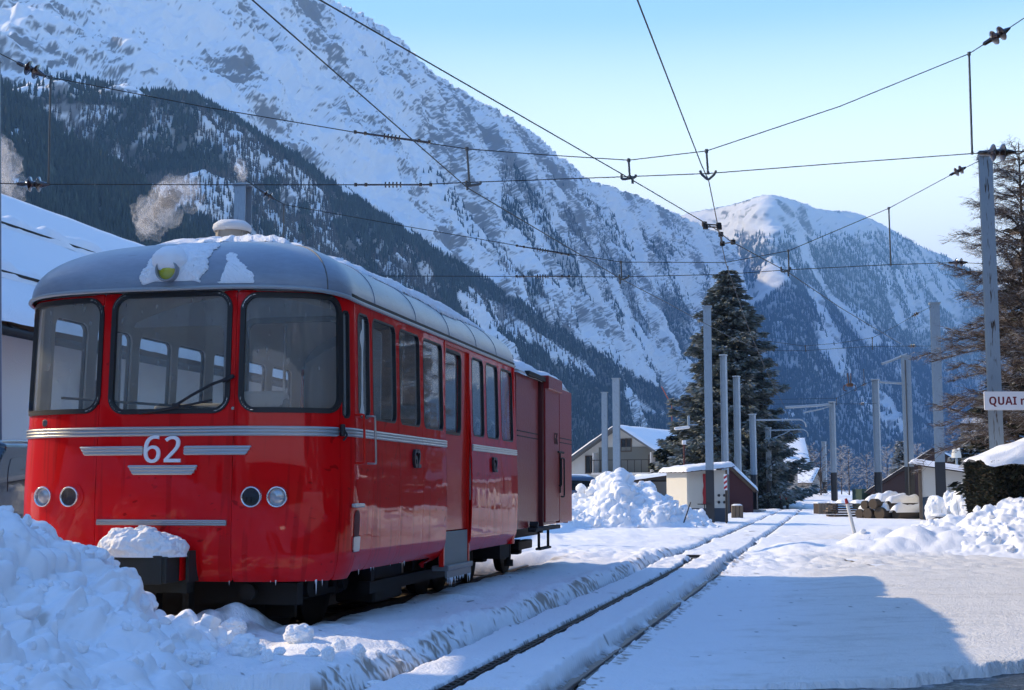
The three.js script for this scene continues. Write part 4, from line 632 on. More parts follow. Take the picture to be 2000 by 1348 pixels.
// ------------------------------------------------------------------ houses
const whiteWall = (c = [0.58, 0.56, 0.53]) => mat(c, 0.9, 0, { bumpMap: grain, bumpScale: 0.006 });
const winGlass = phys([0.02, 0.025, 0.03], 0.06, { clearcoat: 1 });
const woodDark = mat([0.085, 0.055, 0.035], 0.85);
// gable house: ridge along its own z, front gable at +z; x, z is the middle of its ground plan
function house(name, label, cat, x, z, turn, { w, d, eave, rise, over = 0.5, wall, snow = 0.22, wins = [], roofMat = woodDark, group, y = 0, edge = 0.06, verge = over }) {
  const h = thing(name, label, cat, x, y, z, turn, group), hw = w / 2, hd = d / 2;
  const sh = new THREE.Shape([[-hw, -0.3], [hw, -0.3], [hw, eave], [0, eave + rise], [-hw, eave]].map((p) => new THREE.Vector2(...p)));
  mesh('wall', put(new THREE.ExtrudeGeometry(sh, { depth: d, bevelEnabled: false }), 0, 0, -hd), wall, h);
  const sl = Math.hypot(hw, rise), ang = Math.atan2(rise, hw), lo = over / Math.cos(ang);
  for (const s of [-1, 1]) {
    const r = mesh('roof', put(new RoundedBoxGeometry(sl + lo, 0.14, d + verge * 2, 1, 0.02), s * (hw + over) / 2, eave + rise / 2 - Math.tan(ang) * over / 2 + 0.09, 0, 0, 0, -s * ang), roofMat, h);
    const N = Math.max(14, Math.round((sl + lo) * 5)), K = Math.max(14, Math.round((d + 2 * verge) * 4));
    const g = gridMesh(N, K, (a, b) => { const u = a * (sl + lo + 0.05), v = (b - 0.5) * (d + verge * 2 + 0.06), e = Math.min(1, Math.min(a * N, (1 - a) * N + (s ? 0.0 : 1)) / 1.6) * Math.min(1, Math.min(b, 1 - b) * K / 1.6), t = snow * Math.sqrt(Math.min(1, e)) * (0.85 + 0.35 * fbm(u * 0.7 + s * 9, v * 0.7, x, 3)); return V(s * (Math.cos(ang) * u + Math.sin(ang) * (t + 0.15)) + s * 0.0, eave + rise + 0.02 - Math.sin(ang) * u + Math.cos(ang) * (t + 0.15) + edge * 0.3 * N3(u * 2, v * 3, 3) * a, v); });
    if (s < 0) g.index.array.reverse(); g.computeVertexNormals();
    mesh('roof_snow', g, snowPlain, h);
  }
  for (const [face, u, v, ww, hh] of wins) {
    const m = new THREE.Matrix4(), F = { f: [0, 0, hd, 0], b: [0, 0, -hd, Math.PI], r: [hw, 0, 0, Math.PI / 2], l: [-hw, 0, 0, -Math.PI / 2] }[face];
    const tf = (g) => g.applyMatrix4(m.makeRotationY(F[3]).setPosition(F[0], 0, F[2]));
    const fr = mesh('window', [box(ww + 0.14, 0.07, 0.08, u, v + hh / 2 + 0.035, 0.03), box(ww + 0.18, 0.07, 0.12, u, v - hh / 2 - 0.035, 0.04), box(0.07, hh, 0.08, u - ww / 2 - 0.035, v, 0.03), box(0.07, hh, 0.08, u + ww / 2 + 0.035, v, 0.03), box(0.05, hh, 0.05, u, v, 0.03)].map(tf), woodDark, h);
    mesh('pane', tf(box(ww, hh, 0.02, u, v, 0.012)), winGlass, fr);
  }
  return h;
}
{ // long house at the left edge, roof sloping down to the siding
  const p = onSide(-14.9, -6.5), h = house('long_house', 'pale house with broad snow-covered roof and snow guards left of the railcar', 'house', p.x, p.z, -PHI, { w: 12.9, d: 25, eave: 4.05, rise: 4.2, over: 0.65, snow: 0.10, wall: whiteWall([0.78, 0.75, 0.70]), wins: [['r', 4.3, 2.0, 0.9, 1.3], ['r', 7.2, 2.0, 0.9, 1.3], ['r', 0.9, 1.6, 1.0, 2.4]] });
  const ang = Math.atan2(4.2, 6.45), X = (k) => 7.1 - 7.1 * k, Y = (k) => 3.63 + 0.651 * 7.1 * k + 0.32;
  for (const k of [0.21, 0.6]) {
    const g = []; for (let i = 0; i < 22; i++) { const zz = -12.4 + i * 1.18; g.push(box(0.02, 0.14, 0.02, X(k) + 0.02, Y(k) - 0.01, zz)); }
    g.push(box(0.035, 0.05, 25.4, X(k) + 0.03, Y(k) + 0.03, 0));
    const guard = mesh('snow_guard', g, M.under, h);
    mesh('snow_ridge', gridMesh(10, 420, (a, b) => { const z = lerp(-12.8, 12.8, b), q = Math.sin(a * Math.PI), n = 0.10 + 0.14 * smooth(0.0, 0.5, fbm(z * 0.9, k * 9, 1, 3) + 0.15) + 0.04 * lumps(z * 2.6, k, a); return V(X(k) + 0.12 - a * 0.55 - 0.05 * N3(z * 2, 1, 2), Y(k) - 0.10 + a * 0.36 + q * n, z); }), snowPlain, guard);
  }
  const gut = [];
  mesh('gutter', put(new THREE.TorusGeometry(0.075, 0.012, 6, 16, Math.PI), 0, 0, 0).translate(0, 0, 0) && tube([V(7.22, 3.62, -12.8), V(7.22, 3.60, -2), V(7.25, 3.56, 2), V(7.22, 3.62, 12.8)], 0.07, 40, 8), M.under, h);
  const br = rng(77); for (let i = 0; i < 7; i++) mesh('roof_tile', rbox(0.42, 0.035, 0.30, 7.05 - br() * 0.15, 3.76 + br() * 0.04, 5.9 + i * 0.33, 0.01, 0, br() * 0.4 - 0.2, -0.5 - br() * 0.3), M.under, h);
  mesh('wall_lamp', [rbox(0.20, 0.34, 0.24, 6.6, 2.95, 2.9, 0.03), box(0.14, 0.04, 0.04, 6.5, 3.1, 2.9)], M.black, h);
  mesh('downpipe', cyl(0.05, 0.05, 3.6, 6.55, 1.8, 2.2, 12), M.under, h);
}
{ // added unseen house, roof shaped to shade heap and road; shows in paint
  const wins = []; for (let i = 0; i < 5; i++) for (const v of [1.7, 4.6]) wins.push(['r', -8 + i * 4, v, 1.1, 1.7]);
  for (const u of [-2.6, 2.6]) for (const v of [1.7, 4.6]) wins.push(['b', u, v, 1.1, 1.7]);
  house('added_shade_house', 'added tall pale house beyond the left edge, roof shaped to shade heap and road', 'building', -14.6, 0.2, 0, { w: 10.4, d: 21.4, eave: 6.2, rise: 6.2, over: 0.35, verge: 3.2, snow: 0.25, wall: whiteWall([0.62, 0.56, 0.46]), wins });
  house('goods_shed', 'long brown wooden goods shed behind the camera', 'shed', 3, 24, Math.PI / 2, { w: 8, d: 26, eave: 4.2, rise: 3, over: 0.8, snow: 0.3, wall: mat([0.20, 0.12, 0.07], 0.85), wins: [['l', -6, 1.8, 1.2, 1.2], ['l', 0, 1.5, 2.4, 2.6], ['l', 6, 1.8, 1.2, 1.2]] });
}
{ // wooded valley side behind the camera
  const S = splineRow([[-2200, 420, 600], [-1200, 430, 1000], [-400, 450, 1150], [500, 430, 1100], [1300, 480, 800], [2000, 430, 200], [2300, 300, -600]]);
  struct('opposite_valley_side', gridMesh(120, 40, (u, v) => { const [x, y, z] = S(u), k = lerp(0.42, 1.25, v); const hh = v < 0.8 ? v / 0.8 : 1 - (v - 0.8) * 2.5; return V(x * k, -6 + y * hh + 30 * hh * ridged(x * k / 260, 1, z * k / 260, 4), z * k); }, (p) => (p.y < 300 + 90 * fbm(p.x / 140, p.y / 140, p.z / 140, 3) ? (fbm(p.x / 25, p.y / 25, p.z / 25, 3) > 0.22 ? [0.5, 0.52, 0.54] : [0.030, 0.038, 0.030]) : SNOW)), new THREE.MeshStandardMaterial({ vertexColors: true, roughness: 1, side: THREE.DoubleSide }));
}
// far houses
house('chalet', 'pale chalet with balcony under a wide snowy gable roof behind the mid snow heap', 'chalet', 10.7, -109, -0.50, { w: 8.6, d: 9, eave: 3.3, rise: 2.7, over: 0.9, snow: 0.2, wall: whiteWall([0.50, 0.49, 0.45]), roofMat: mat([0.11, 0.12, 0.13], 0.8), wins: [['f', 0.5, 4.6, 0.8, 0.9], ['f', -2.6, 3.1, 0.8, 1.3], ['f', 2.9, 3.1, 0.9, 1.3], ['f', -2.4, 0.9, 1.8, 1.3], ['f', 2.9, 0.9, 0.6, 1.9]] });
{ const c = scene.children.find((o) => o.name === 'chalet'); mesh('balcony', [rbox(5.0, 0.16, 1.0, 0.4, 2.35, 4.95, 0.02), box(0.1, 1.6, 0.9, -2.0, 3.2, 4.9), box(0.1, 1.6, 0.9, 2.9, 3.2, 4.9)], whiteWall(), c); const rl = [box(4.9, 0.06, 0.05, 0.4, 3.42, 5.42)]; for (let i = 0; i < 9; i++) rl.push(box(0.05, 1.0, 0.04, -1.9 + i * 0.58, 2.92, 5.42)); mesh('railing', rl, M.under, c); mesh('recess_shade', box(4.5, 2.0, 0.05, 0.4, 3.45, 4.53), mat([0.16, 0.16, 0.14], 0.9), c); }  // dark slab on the gable paints the shade behind the balcony
house('villa', 'beige house with low snowy roof right of the big spruce', 'house', 18.7, -97, -0.10 + Math.PI / 2, { w: 5.2, d: 3.4, eave: 3.2, rise: 1.5, over: 0.8, snow: 0.16, wall: whiteWall([0.52, 0.45, 0.38]), roofMat: mat([0.10, 0.075, 0.06], 0.85), wins: [['r', -1.2, 2.2, 0.7, 1.2], ['r', 1.5, 2.3, 0.8, 1.5], ['r', 1.2, 0.3, 0.9, 0.9]] });
house('cottage', 'small cottage with snow roof in the haze beyond the beige house', 'house', 38, -185, 1.1, { w: 7, d: 8, eave: 2.2, rise: 1.7, over: 0.6, snow: 0.3, wall: whiteWall([0.42, 0.36, 0.30]), wins: [['f', 0, 1.2, 1, 1]] });
house('garden_hut', 'little dark gabled hut half sunk in snow near the line end', 'hut', 20.6, -96, 0.55, { w: 2.8, d: 4.0, eave: -0.1, rise: 1.15, over: 0.2, snow: 0.2, wall: mat([0.09, 0.095, 0.08], 0.9) });
house('brown_barn', 'dark brown gabled barn behind the white shed at right', 'barn', 23.4, -73, -0.37, { w: 6.6, d: 9, eave: 0.95, rise: 2.15, over: 0.15, snow: 0.05, wall: mat([0.060, 0.036, 0.034], 0.9), roofMat: mat([0.04, 0.03, 0.03], 0.9) });
house('maroon_shed', 'low maroon shed with snowy sloping roof behind the switch hut', 'shed', 10.25, -64.5, -0.12, { w: 2.5, d: 3, eave: 1.05, rise: 1.2, over: 0.12, snow: 0.16, wall: mat([0.065, 0.020, 0.022], 0.85), wins: [] });

// ------------------------------------------------------------------ masts and overhead wires
const mastTex = noiseTex(256, (u, v) => { const q = smooth(0.14, 0.26, fbm(u * 6, v * 22, 3, 4, 0.65)) * smooth(0.3, 0.1, Math.abs(u - 0.5)), b = 0.66 + 0.05 * fbm(u * 20, v * 60, 1, 3); return [lerp(b * 0.93, 0.24, q), lerp(b, 0.17, q), lerp(b * 1.05, 0.13, q)]; }, true), mastClean = noiseTex(128, (u, v) => { const b = 0.70 + 0.06 * fbm(u * 9, v * 40, 1, 3) - 0.3 * smooth(0.42, 0.5, fbm(u * 9, v * 30, 6, 3)); return [b * 0.93, b, b * 1.05]; }, true);
const mastMat = mat([0.74, 0.77, 0.80], 0.5, 0.1, { map: mastClean }), mastRusty = mat([0.74, 0.77, 0.80], 0.5, 0.1, { map: mastTex }), mastBase = mat([0.030, 0.032, 0.036], 0.6);
function hbeam(w, h, y0, t = 0.014) { return [box(w, h, t, 0, y0 + h / 2, w / 2 - t / 2), box(w, h, t, 0, y0 + h / 2, -w / 2 + t / 2), box(t, h, w - 2 * t, 0, y0 + h / 2, 0)]; }
function mast(label, x, z, h, { w = 0.24, base = 1.9, turn = Math.PI / 2 - 0.45, foot = 0, y = 0, lean = 0, rusty = false } = {}) {
  const m = thing('catenary_mast', label, 'mast', x, y, z, turn, 'overhead line masts'); m.rotation.z = lean;
  const s0 = 0.0; mesh('post', [...hbeam(w, h - base, base), box(w * 1.25, 0.05, w * 1.25, 0, h + 0.02, 0)], rusty ? mastRusty : mastMat, m);
  if (base) mesh('painted_base', hbeam(w + 0.012, base, 0, 0.02), mastBase, m);
  if (foot) mesh('footing', rbox(foot, 0.16, foot, 0, 0.05, 0, 0.03), mat([0.35, 0.34, 0.32], 0.9), m);
  return m;
}
const mg = (px, D) => (px - 1000) / FPX * D;
const masts = {
  left: mast('grey mast cut by the left picture edge in front of the long house', -7.37, -19.05, 7.4, { base: 0, turn: 0, lean: 0.045 }),
  behind: mast('grey mast rising behind the railcar roof', mg(470, 27.7) - 0.05, -27.7, 7.5, { w: 0.27, turn: -0.35 }),
  right: mast('tall rust-streaked mast behind the platform sign', 9.88, -27.2, 8.0, { base: 0, w: 0.26, turn: -0.25, rusty: true }),
  switchm: mast('mast with dark base standing before the cream switch hut', 6.33, -43.4 + 0.6, 7.0, { w: 0.25, base: 1.75, turn: -0.18, y: -0.02 }),
  s2: mast('mast just right of the switch hut, before the big spruce', mg(1415, 61), -61, 7.25, { base: 1.8, w: 0.26 }),
  s3: mast('slim mast in front of the big spruce, right of the hut mast', mg(1440, 72), -72, 7.2, { base: 1.7, w: 0.3 }),
  s4: mast('short leaning mast on a concrete footing beside the bend', mg(1471, 66), -66, 4.8, { base: 1.85, w: 0.26, foot: 0.9, lean: 0.02 }),
  s5: mast('short mast with double arm in front of the beige house', mg(1500, 75), -75, 4.55, { base: 1.6, w: 0.26 }),
  s6: mast('thin far mast at the beige house corner', mg(1517, 98), -98, 4.6, { base: 1.7, w: 0.28 }),
  h1: mast('mast half hidden behind the hut mast, nearer one', mg(1372, 84), -84, 7.4, { base: 0, w: 0.34 }),
  h2: mast('mast carrying the first curved arm before the spruce', mg(1380, 96), -96, 7.2, { base: 0, w: 0.34 }),
  c1: mast('lower of two masts in front of the chalet, with insulators', mg(1181, 86), -86, 7.35, { base: 1.5, w: 0.36, turn: -0.2 }),
  c2: mast('taller of two masts in front of the chalet gable', mg(1204, 77), -77, 7.5, { base: 1.5, w: 0.40, turn: -0.2 }),
  r1: mast('far thin mast beside the bare shrub in the haze', mg(1608, 118), -118, 5.3, { base: 1.8, w: 0.34 }),
  r2: mast('mast with long snowy pipe arm left of the timber stack', mg(1626, 62), -62, 5.15, { base: 1.9, w: 0.24 }),
  r3: mast('slim mast between the timber stack and the log pile', mg(1712, 64.5), -64.5, 6.4, { base: 1.95, w: 0.30 }),
  r4: mast('mast with cable pipe beside the white shed corner', mg(1773, 52.5), -52.5, 6.35, { base: 2.0, w: 0.34, turn: -0.2 }),
  r5: mast('tall mast in front of the white shed', mg(1833, 48.5), -48.5, 7.9, { base: 2.1, w: 0.32, turn: -0.2 }),
};
function addArm(m, pts, r = 0.05) { m.updateMatrixWorld(true); const q = pts.map((p) => m.worldToLocal(p.clone())); return mesh('arm', tube(q, r, 30, 8), mastMat, m); }
addArm(masts.h2, [at(1380, 808, 96), at(1440, 806, 96), at(1478, 806, 96), at(1490, 811, 96), at(1495, 823, 96)], 0.06);
addArm(masts.s4, [at(1470, 821, 66), at(1530, 820, 66), at(1564, 820, 66), at(1573, 826, 66), at(1575, 834, 66)], 0.04);
addArm(masts.s5, [at(1498, 841, 75), at(1540, 840, 75), at(1568, 839, 75), at(1577, 845, 75), at(1578, 853, 75)], 0.04);
addArm(masts.s5, [at(1500, 860, 75), at(1530, 848, 75), at(1543, 841, 75)], 0.03);
addArm(masts.r2, [at(1534, 796, 62), at(1570, 794, 62), at(1600, 792, 62), at(1626, 790, 62)], 0.06);
addArm(masts.r2, [at(1570, 806, 62), at(1600, 800, 62), at(1626, 792, 62)], 0.03);
addArm(masts.r4, [at(1722, 711, 52.5), at(1745, 703, 52.5), at(1772, 692, 52.5)], 0.045);
addArm(masts.r4, [at(1718, 746, 52.5), at(1745, 748, 52.5), at(1772, 750, 52.5)], 0.045);
mesh('cable_pipe', rod(V(-0.05, 0, 0.25), V(-0.05, 6.2, 0.25), 0.03), M.steel, masts.r4);
function insulatorAt(p, dir, parent, scale = 1) {
  const rows = [[0.012, -0.22], [0.028, -0.20], [0.030, -0.13], [0.034, -0.09], [0.095, -0.055], [0.10, -0.045], [0.045, -0.03], [0.04, 0.0], [0.042, 0.025], [0.095, 0.055], [0.10, 0.068], [0.045, 0.08], [0.036, 0.12], [0.026, 0.16], [0.012, 0.20]].map(([r, y]) => [r * scale, y * scale]);
  const g = lathe(rows, 18); g.applyQuaternion(new THREE.Quaternion().setFromUnitVectors(V(0, 1, 0), dir.clone().normalize())); g.translate(p.x, p.y, p.z); return mesh('insulator', g, M.insulator, parent);
}
function span(name, label, D, upper, lower, drops, ins, { r = 0.0075, strain = [], clamps = [] } = {}) {
  const U = upper.map(([x, y]) => at(x, y, D(x))), L = lower.map(([x, y]) => at(x, y, D(x))), o = U[0].clone().setY(0), rel = (p) => p.clone().sub(o);
  const s = thing(name, label, 'overhead wires', o.x, o.y, o.z);
  const line = (P) => { const g = []; for (let i = 0; i < P.length - 1; i++) g.push(rod(rel(P[i]), rel(P[i + 1]), r, r, 5, false)); return g; };
  mesh('headspan_wire', line(U), M.wire, s); mesh('headspan_wire', line(L), M.wire, s);
  for (const [a, b, c, d] of drops) { const A = rel(at(a, b, D(a))), B = rel(at(c, d, D(c))); mesh('dropper', [rod(A, B, 0.016, 0.016, 7), cyl(0.026, 0.026, 0.05, A.x, A.y, A.z, 8), cyl(0.022, 0.022, 0.04, B.x, B.y, B.z, 8)], M.steel, s); }
  for (const [x, y, dx, dy, k] of ins) insulatorAt(rel(at(x, y, D(x))), V(dx, -dy, 0), s, k ?? 1);
  for (const [x, y, dx, dy] of strain) { const c = rel(at(x, y, D(x))), u = V(dx, -dy, 0).normalize(), g = [rod(c.clone().addScaledVector(u, -0.55), c.clone().addScaledVector(u, 0.55), 0.014)]; for (let k = -2; k <= 2; k++) { const d = new THREE.CylinderGeometry(0.045, 0.045, 0.022, 12).applyQuaternion(new THREE.Quaternion().setFromUnitVectors(V(0, 1, 0), u)); d.translate(c.x + u.x * k * 0.055, c.y + u.y * k * 0.055, c.z); g.push(d); } for (const k of [-0.55, -0.4, 0.4, 0.55]) g.push(cyl(0.022, 0.022, 0.05, c.x + u.x * k, c.y + u.y * k, c.z, 8)); mesh('strain_insulator', g, M.insulator, s); }
  for (const [x, y, w, kind] of clamps) { const c = rel(at(x, y, D(x))), k = D(x) / FPX; const q = (dx, dy) => V(c.x + dx * k, c.y - dy * k, c.z); mesh('wire_clamp', kind === 'y' ? tube([q(-16, -8), q(-12, 0), q(0, 10), q(12, 0), q(16, -8)], 0.02, 16, 6) : [tube([q(-w, -7), q(-w, 2), q(-w + 6, 3), q(w - 4, 0), q(w, -2), q(w, -6)], 0.02, 20, 6), rod(q(w * 0.55 * (kind === 'l' ? -1.6 : 1), 0), q(w * 0.55 * (kind === 'l' ? -1.6 : 1), 12), 0.02)], M.steel, s); }
  return s;
}
span('overhead_span', 'nearest pair of cross wires spanning the whole picture above the railcar', () => 19.1,
  [[-14, 98], [62, 136], [98, 151], [400, 209], [720, 263], [805, 275], [912, 291], [1070, 303], [1228, 313], [1380, 295], [1640, 208], [1893, 105], [1948, 70], [2030, 16]],
  [[-14, 358], [66, 360], [400, 361], [720, 361], [808, 361], [925, 356], [1230, 345], [1383, 339], [1640, 319], [1900, 300], [1948, 298], [2040, 294]],
  [[99, 151, 95, 357], [912, 291, 917, 360], [1228, 313, 1230, 345], [1380, 295, 1383, 338], [1893, 105, 1899, 299]],
  [[62, 136, 1, 0.48, 1.15], [66, 360, 1, 0.02, 1.15], [1948, 70, 1, -0.62, 1.15], [1948, 298, 1, -0.03, 1.3]], { strain: [[766, 268, 1, 0.14], [768, 361, 1, 0]], clamps: [[925, 360, 14, 'l'], [1228, 347, 14], [1383, 341, 14, 'y']] });
span('overhead_span', 'second pair of cross wires ending at the tall rust-streaked mast', (x) => lerp(27.7, 27.2, (x - 475) / 1447),
  [[480, 352], [522, 381], [556, 400], [780, 440], [1000, 478], [1213, 512], [1416, 513], [1540, 490], [1736, 407], [1870, 335], [1918, 312]],
  [[475, 538], [700, 539], [1000, 540], [1213, 541], [1416, 536], [1540, 527], [1738, 517], [1868, 513], [1924, 515]],
  [[1213, 512, 1214, 542], [1540, 490, 1541, 530], [1736, 407, 1740, 517], [554, 400, 554, 537]],
  [[523, 381, 1, 0.6, 0.95], [1872, 334, 1, -0.5, 0.95], [1872, 513, 1, -0.02, 0.95]], { strain: [[1060, 489, 1, 0.18], [1060, 540, 1, 0]], clamps: [[1219, 543, 9, 'l'], [1535, 528, 9]] });
span('overhead_span', 'third pair of cross wires behind the second, passing the big spruce', (x) => lerp(43, 48.5, (x - 1355) / 475),
  [[1357, 608], [1440, 648], [1498, 666], [1571, 676], [1640, 670], [1704, 660], [1750, 637], [1789, 614], [1830, 594]],
  [[1358, 684], [1500, 685], [1574, 685], [1692, 677], [1781, 676], [1830, 676]],
  [[1573, 676, 1574, 686], [1704, 660, 1704, 682]], [[1789, 614, 1, -0.55, 0.8], [1782, 676, 1, 0, 0.8]]);
span('overhead_span', 'farthest pair of cross wires low over the station throat', () => 64,
  [[1475, 782], [1535, 780], [1634, 778], [1657, 767], [1687, 751], [1712, 742]],
  [[1475, 790], [1536, 789], [1634, 789], [1685, 789], [1712, 788]],
  [[1634, 778, 1634, 791], [1687, 722, 1688, 748]], [[1688, 751, 1, -0.5, 0.75], [1684, 789, 1, 0, 0.75]]);
function wireThing(label, pts, r = 0.0085) { const P = pts.map(([x, y, D]) => at(x, y, D)), o = P[0].clone().setY(0); const t = thing('contact_wire', label, 'contact wire', o.x, 0, o.z); const g = []; for (let i = 0; i < P.length - 1; i++) g.push(rod(P[i].clone().sub(o), P[i + 1].clone().sub(o), r, r, 5, false)); mesh('wire', g, M.wire, t); return [t, o]; }
const [wA, oA] = wireThing('contact wire slanting from top left of the sky to the wire crossing', [[560, -46, 11.4], [625, 0, 12], [1232, 350, 19.1], [1400, 449, 22.6], [1425, 470, 23.3], [1541, 533, 26.2], [1640, 600, 31], [1760, 672, 40]]);
wireThing('contact wire over the railcar, crossing the mountain from top left', [[440, -52, 11.4], [493, 0, 12], [913, 367, 19.1], [1215, 546, 26.6], [1300, 590, 31], [1420, 655, 38], [1500, 690, 45]]);
const [wC, oC] = wireThing('steepest contact wire, falling from top centre to the wire crossing', [[1226, -46, 11.4], [1245, 0, 12], [1370, 322, 18.9], [1384, 352, 19.3], [1401, 436, 22.4], [1417, 512, 25.8], [1460, 636, 34.5], [1494, 719, 46], [1530, 790, 66], [1555, 845, 95]]);
{ const rel = (x, y, D) => at(x, y, D).sub(oC), J = (a, b) => mesh('jumper', [rod(rel(...a), rel(...b), 0.013), cyl(0.045, 0.045, 0.08, ...rel(...a).toArray(), 8), cyl(0.045, 0.045, 0.08, ...rel(...b).toArray(), 8)], M.wire, wC); J([1376, 438, 22.2], [1404, 440, 22.4]); J([1378, 443, 22.2], [1405, 444, 22.4]); J([1411, 476, 24], [1432, 473, 23.6]); J([1408, 458, 23.2], [1411, 476, 24]); }
{ const c = at(1660, 752, 62), t = thing('section_insulator', 'spider-shaped section insulator hanging in the far wires', 'insulator', c.x, c.y, c.z), R = (a, b) => rod(V(...a), V(...b), 0.025); mesh('body', [rbox(0.30, 0.16, 0.2, 0, 0, 0, 0.05), R([-0.05, 0, 0], [-0.09, 0.55, 0]), R([0.05, 0, 0], [0.06, 0.55, 0]), tube([V(-0.1, 0, 0), V(-0.26, -0.02, 0), V(-0.28, -0.24, 0), V(-0.16, -0.28, 0)], 0.022, 12), tube([V(0.1, 0, 0), V(0.26, -0.02, 0), V(0.28, -0.24, 0), V(0.2, -0.26, 0)], 0.022, 12)], M.rust, t); }

// ------------------------------------------------------------------ snow heaps
function heap(name, label, cat, x0, x1, z0, z1, nx, nz, H, { scale = 1, amp = 1, mat: m = heapMat, dirt = 0.3, group, chunks = 0, chunk = 0.15 } = {}) {
  const cx = (x0 + x1) / 2, cz = (z0 + z1) / 2, t = thing(name, label, cat, cx, 0, cz, 0, group);
  const e = 0.04, hs = [];
  const g = gridMesh(nx, nz, (a, b, i, j) => {
    const x = lerp(x0, x1, a), z = lerp(z0, z1, b), h = H(x, z); hs.push(h);
    const n = V(-(H(x + e, z) - H(x - e, z)) / (2 * e), 1, -(H(x, z + e) - H(x, z - e)) / (2 * e)); n.x = clamp(n.x, -1.6, 1.6); n.z = clamp(n.z, -1.6, 1.6); n.normalize();
    const k = smooth(-0.05, 0.25, h) * amp, s = scale;
    const w = V(x + 0.12 * s * N3(x / s * 2, 3, z / s * 2), h, z + 0.12 * s * N3(x / s * 2, 9, z / s * 2));
    const L = (q, o) => lumps(w.x / (q * s) + o, w.y / (q * s) + o * 2, w.z / (q * s)) - 0.4, g1 = smooth(-0.18, 0.28, fbm(x / s * 1.2, 5, z / s * 1.2, 2)), g2 = smooth(-0.25, 0.25, fbm(x / s * 1.9, 8, z / s * 1.9, 2));
    let d = 0.24 * s * L(0.60, 0) + 0.27 * s * L(0.31, 7) * (0.35 + 0.65 * g1) + 0.15 * s * L(0.15, 3) * (0.3 + 0.7 * g2) + 0.040 * s * L(0.06, 5) * g1 + 0.020 * s * fbm(x / s * 11, h * 11 / s, z / s * 11, 3, 0.6);
    return V(x - cx, h, z - cz).addScaledVector(n, d * k);
  }, (p, a, b, c) => { const q = smooth(0.26, 0.48, fbm((p.x + cx) * 2.6 / scale, p.y * 3.1 / scale, (p.z + cz) * 2.6 / scale, 4, 0.68)) * dirt; return [lerp(SNOW[0], 0.42, q), lerp(SNOW[1], 0.36, q), lerp(SNOW[2], 0.30, q)]; },
    (a, b, c, d) => Math.max(hs[a], hs[b], hs[c], hs[d]) > -0.12);
  mesh('snow_mass', g, m, t);
  if (chunks) { // broken blocks frozen into the heap
    const R = rng(Math.round(x1 * 100) + 7), list = [], P = g.attributes.position, NN = g.attributes.normal;
    for (let n = 0, tries = 0; n < chunks && tries < chunks * 30; tries++) {
      const o = Math.floor(R() * P.count); if (P.getY(o) < 0.04) continue; n++;
      const size = chunk * lerp(0.35, 1.5, R() * R()), c = new THREE.IcosahedronGeometry(1, 5); c.deleteAttribute('normal'); c.deleteAttribute('uv');
      const cuts = Array.from({ length: 7 }, () => [V(R() - 0.5, R() - 0.35, R() - 0.5).normalize(), lerp(0.45, 0.85, R())]), q = c.attributes.position, sx = lerp(0.8, 1.3, R()), sz = lerp(0.7, 1.2, R()), rot = R() * 6.28;
      for (let i = 0; i < q.count; i++) { const v = V(q.getX(i), q.getY(i), q.getZ(i)); for (const [d, k] of cuts) { const e = v.dot(d) - k; if (e > 0) v.addScaledVector(d, -e * 0.9); } v.multiplyScalar(1 + 0.22 * (lumps(v.x * 2.6 + n, v.y * 2.6, v.z * 2.6) - 0.4) + 0.10 * fbm(v.x * 6, v.y * 6, v.z * 6 + n, 3)); v.x *= sx; v.z *= sz; v.applyAxisAngle(V(0, 1, 0), rot).multiplyScalar(size); q.setXYZ(i, P.getX(o) + v.x, P.getY(o) + v.y + size * 0.15, P.getZ(o) + v.z); }
      const cc = mergeVertices(c); cc.computeVertexNormals(); cc.setAttribute('uv', new THREE.BufferAttribute(new Float32Array(cc.attributes.position.count * 2).map((_, i) => (i % 2 ? cc.attributes.position.getZ(i >> 1) : cc.attributes.position.getX(i >> 1)) * 3), 2)); const dk = 1, col = new Float32Array(cc.attributes.position.count * 3); for (let i = 0; i < col.length; i++) col[i] = SNOW[i % 3] * dk; cc.setAttribute('color', new THREE.BufferAttribute(col, 3)); list.push(cc);
    }
    const ch = mesh('snow_chunks', list, m, t); ch.userData.kind = 'stuff';
  }
  return t;
}
const ridgeX = curve1([[-8, 1.7], [-4.6, 1.5], [-3.7, 1.2], [-3.3, 1.06], [-3.1, 0.97], [-2.85, 0.78], [-2.60, 0.55], [-2.35, 0.40], [-2.1, 0.34], [-1.85, 0.22], [-1.62, 0.08], [-1.2, -0.12], [-1, -0.25]]);
heap('snow_heap', 'big lumpy ploughed snow heap in the lower left corner before the railcar', 'snow heap', -6.4, -1.0, -9.75, -5.4, 580, 400, (x, z) => { const c = -8.35; const f = z < c ? 1 - Math.pow((c - z) / 1.25, 2) : 1 - 0.17 * Math.pow(Math.max(0, z - c) / 1.3, 1.3); return ridgeX(x - 0.10 * (z + 8.3)) * Math.max(-0.4, f) - 0.16 + 0.05; }, { amp: 0.98, dirt: 0.7, chunks: 700, chunk: 0.05 });
const midX = curve1([[1.0, 0.2], [1.6, 0.62], [2.1, 0.80], [2.5, 1.0], [2.85, 1.5], [3.15, 1.62], [3.45, 1.25], [3.75, 1.0], [4.1, 1.22], [4.4, 0.85], [4.8, 0.52], [5.3, 0.38], [5.9, 0.12], [6.3, -0.2]]);
heap('snow_heap', 'tall snow heap beside the goods wagon, in front of the chalet', 'snow heap', 0.4, 6.6, -42.5, -35.6, 260, 200, (x, z) => midX(x * 1.0) * Math.max(-0.3, 1 - Math.pow(Math.abs(z + 40) / (z < -40 ? 1.9 : 3.0), 1.5)) - 0.06, { scale: 1.25, amp: 1.0, dirt: 0.5, chunks: 200, chunk: 0.12 });
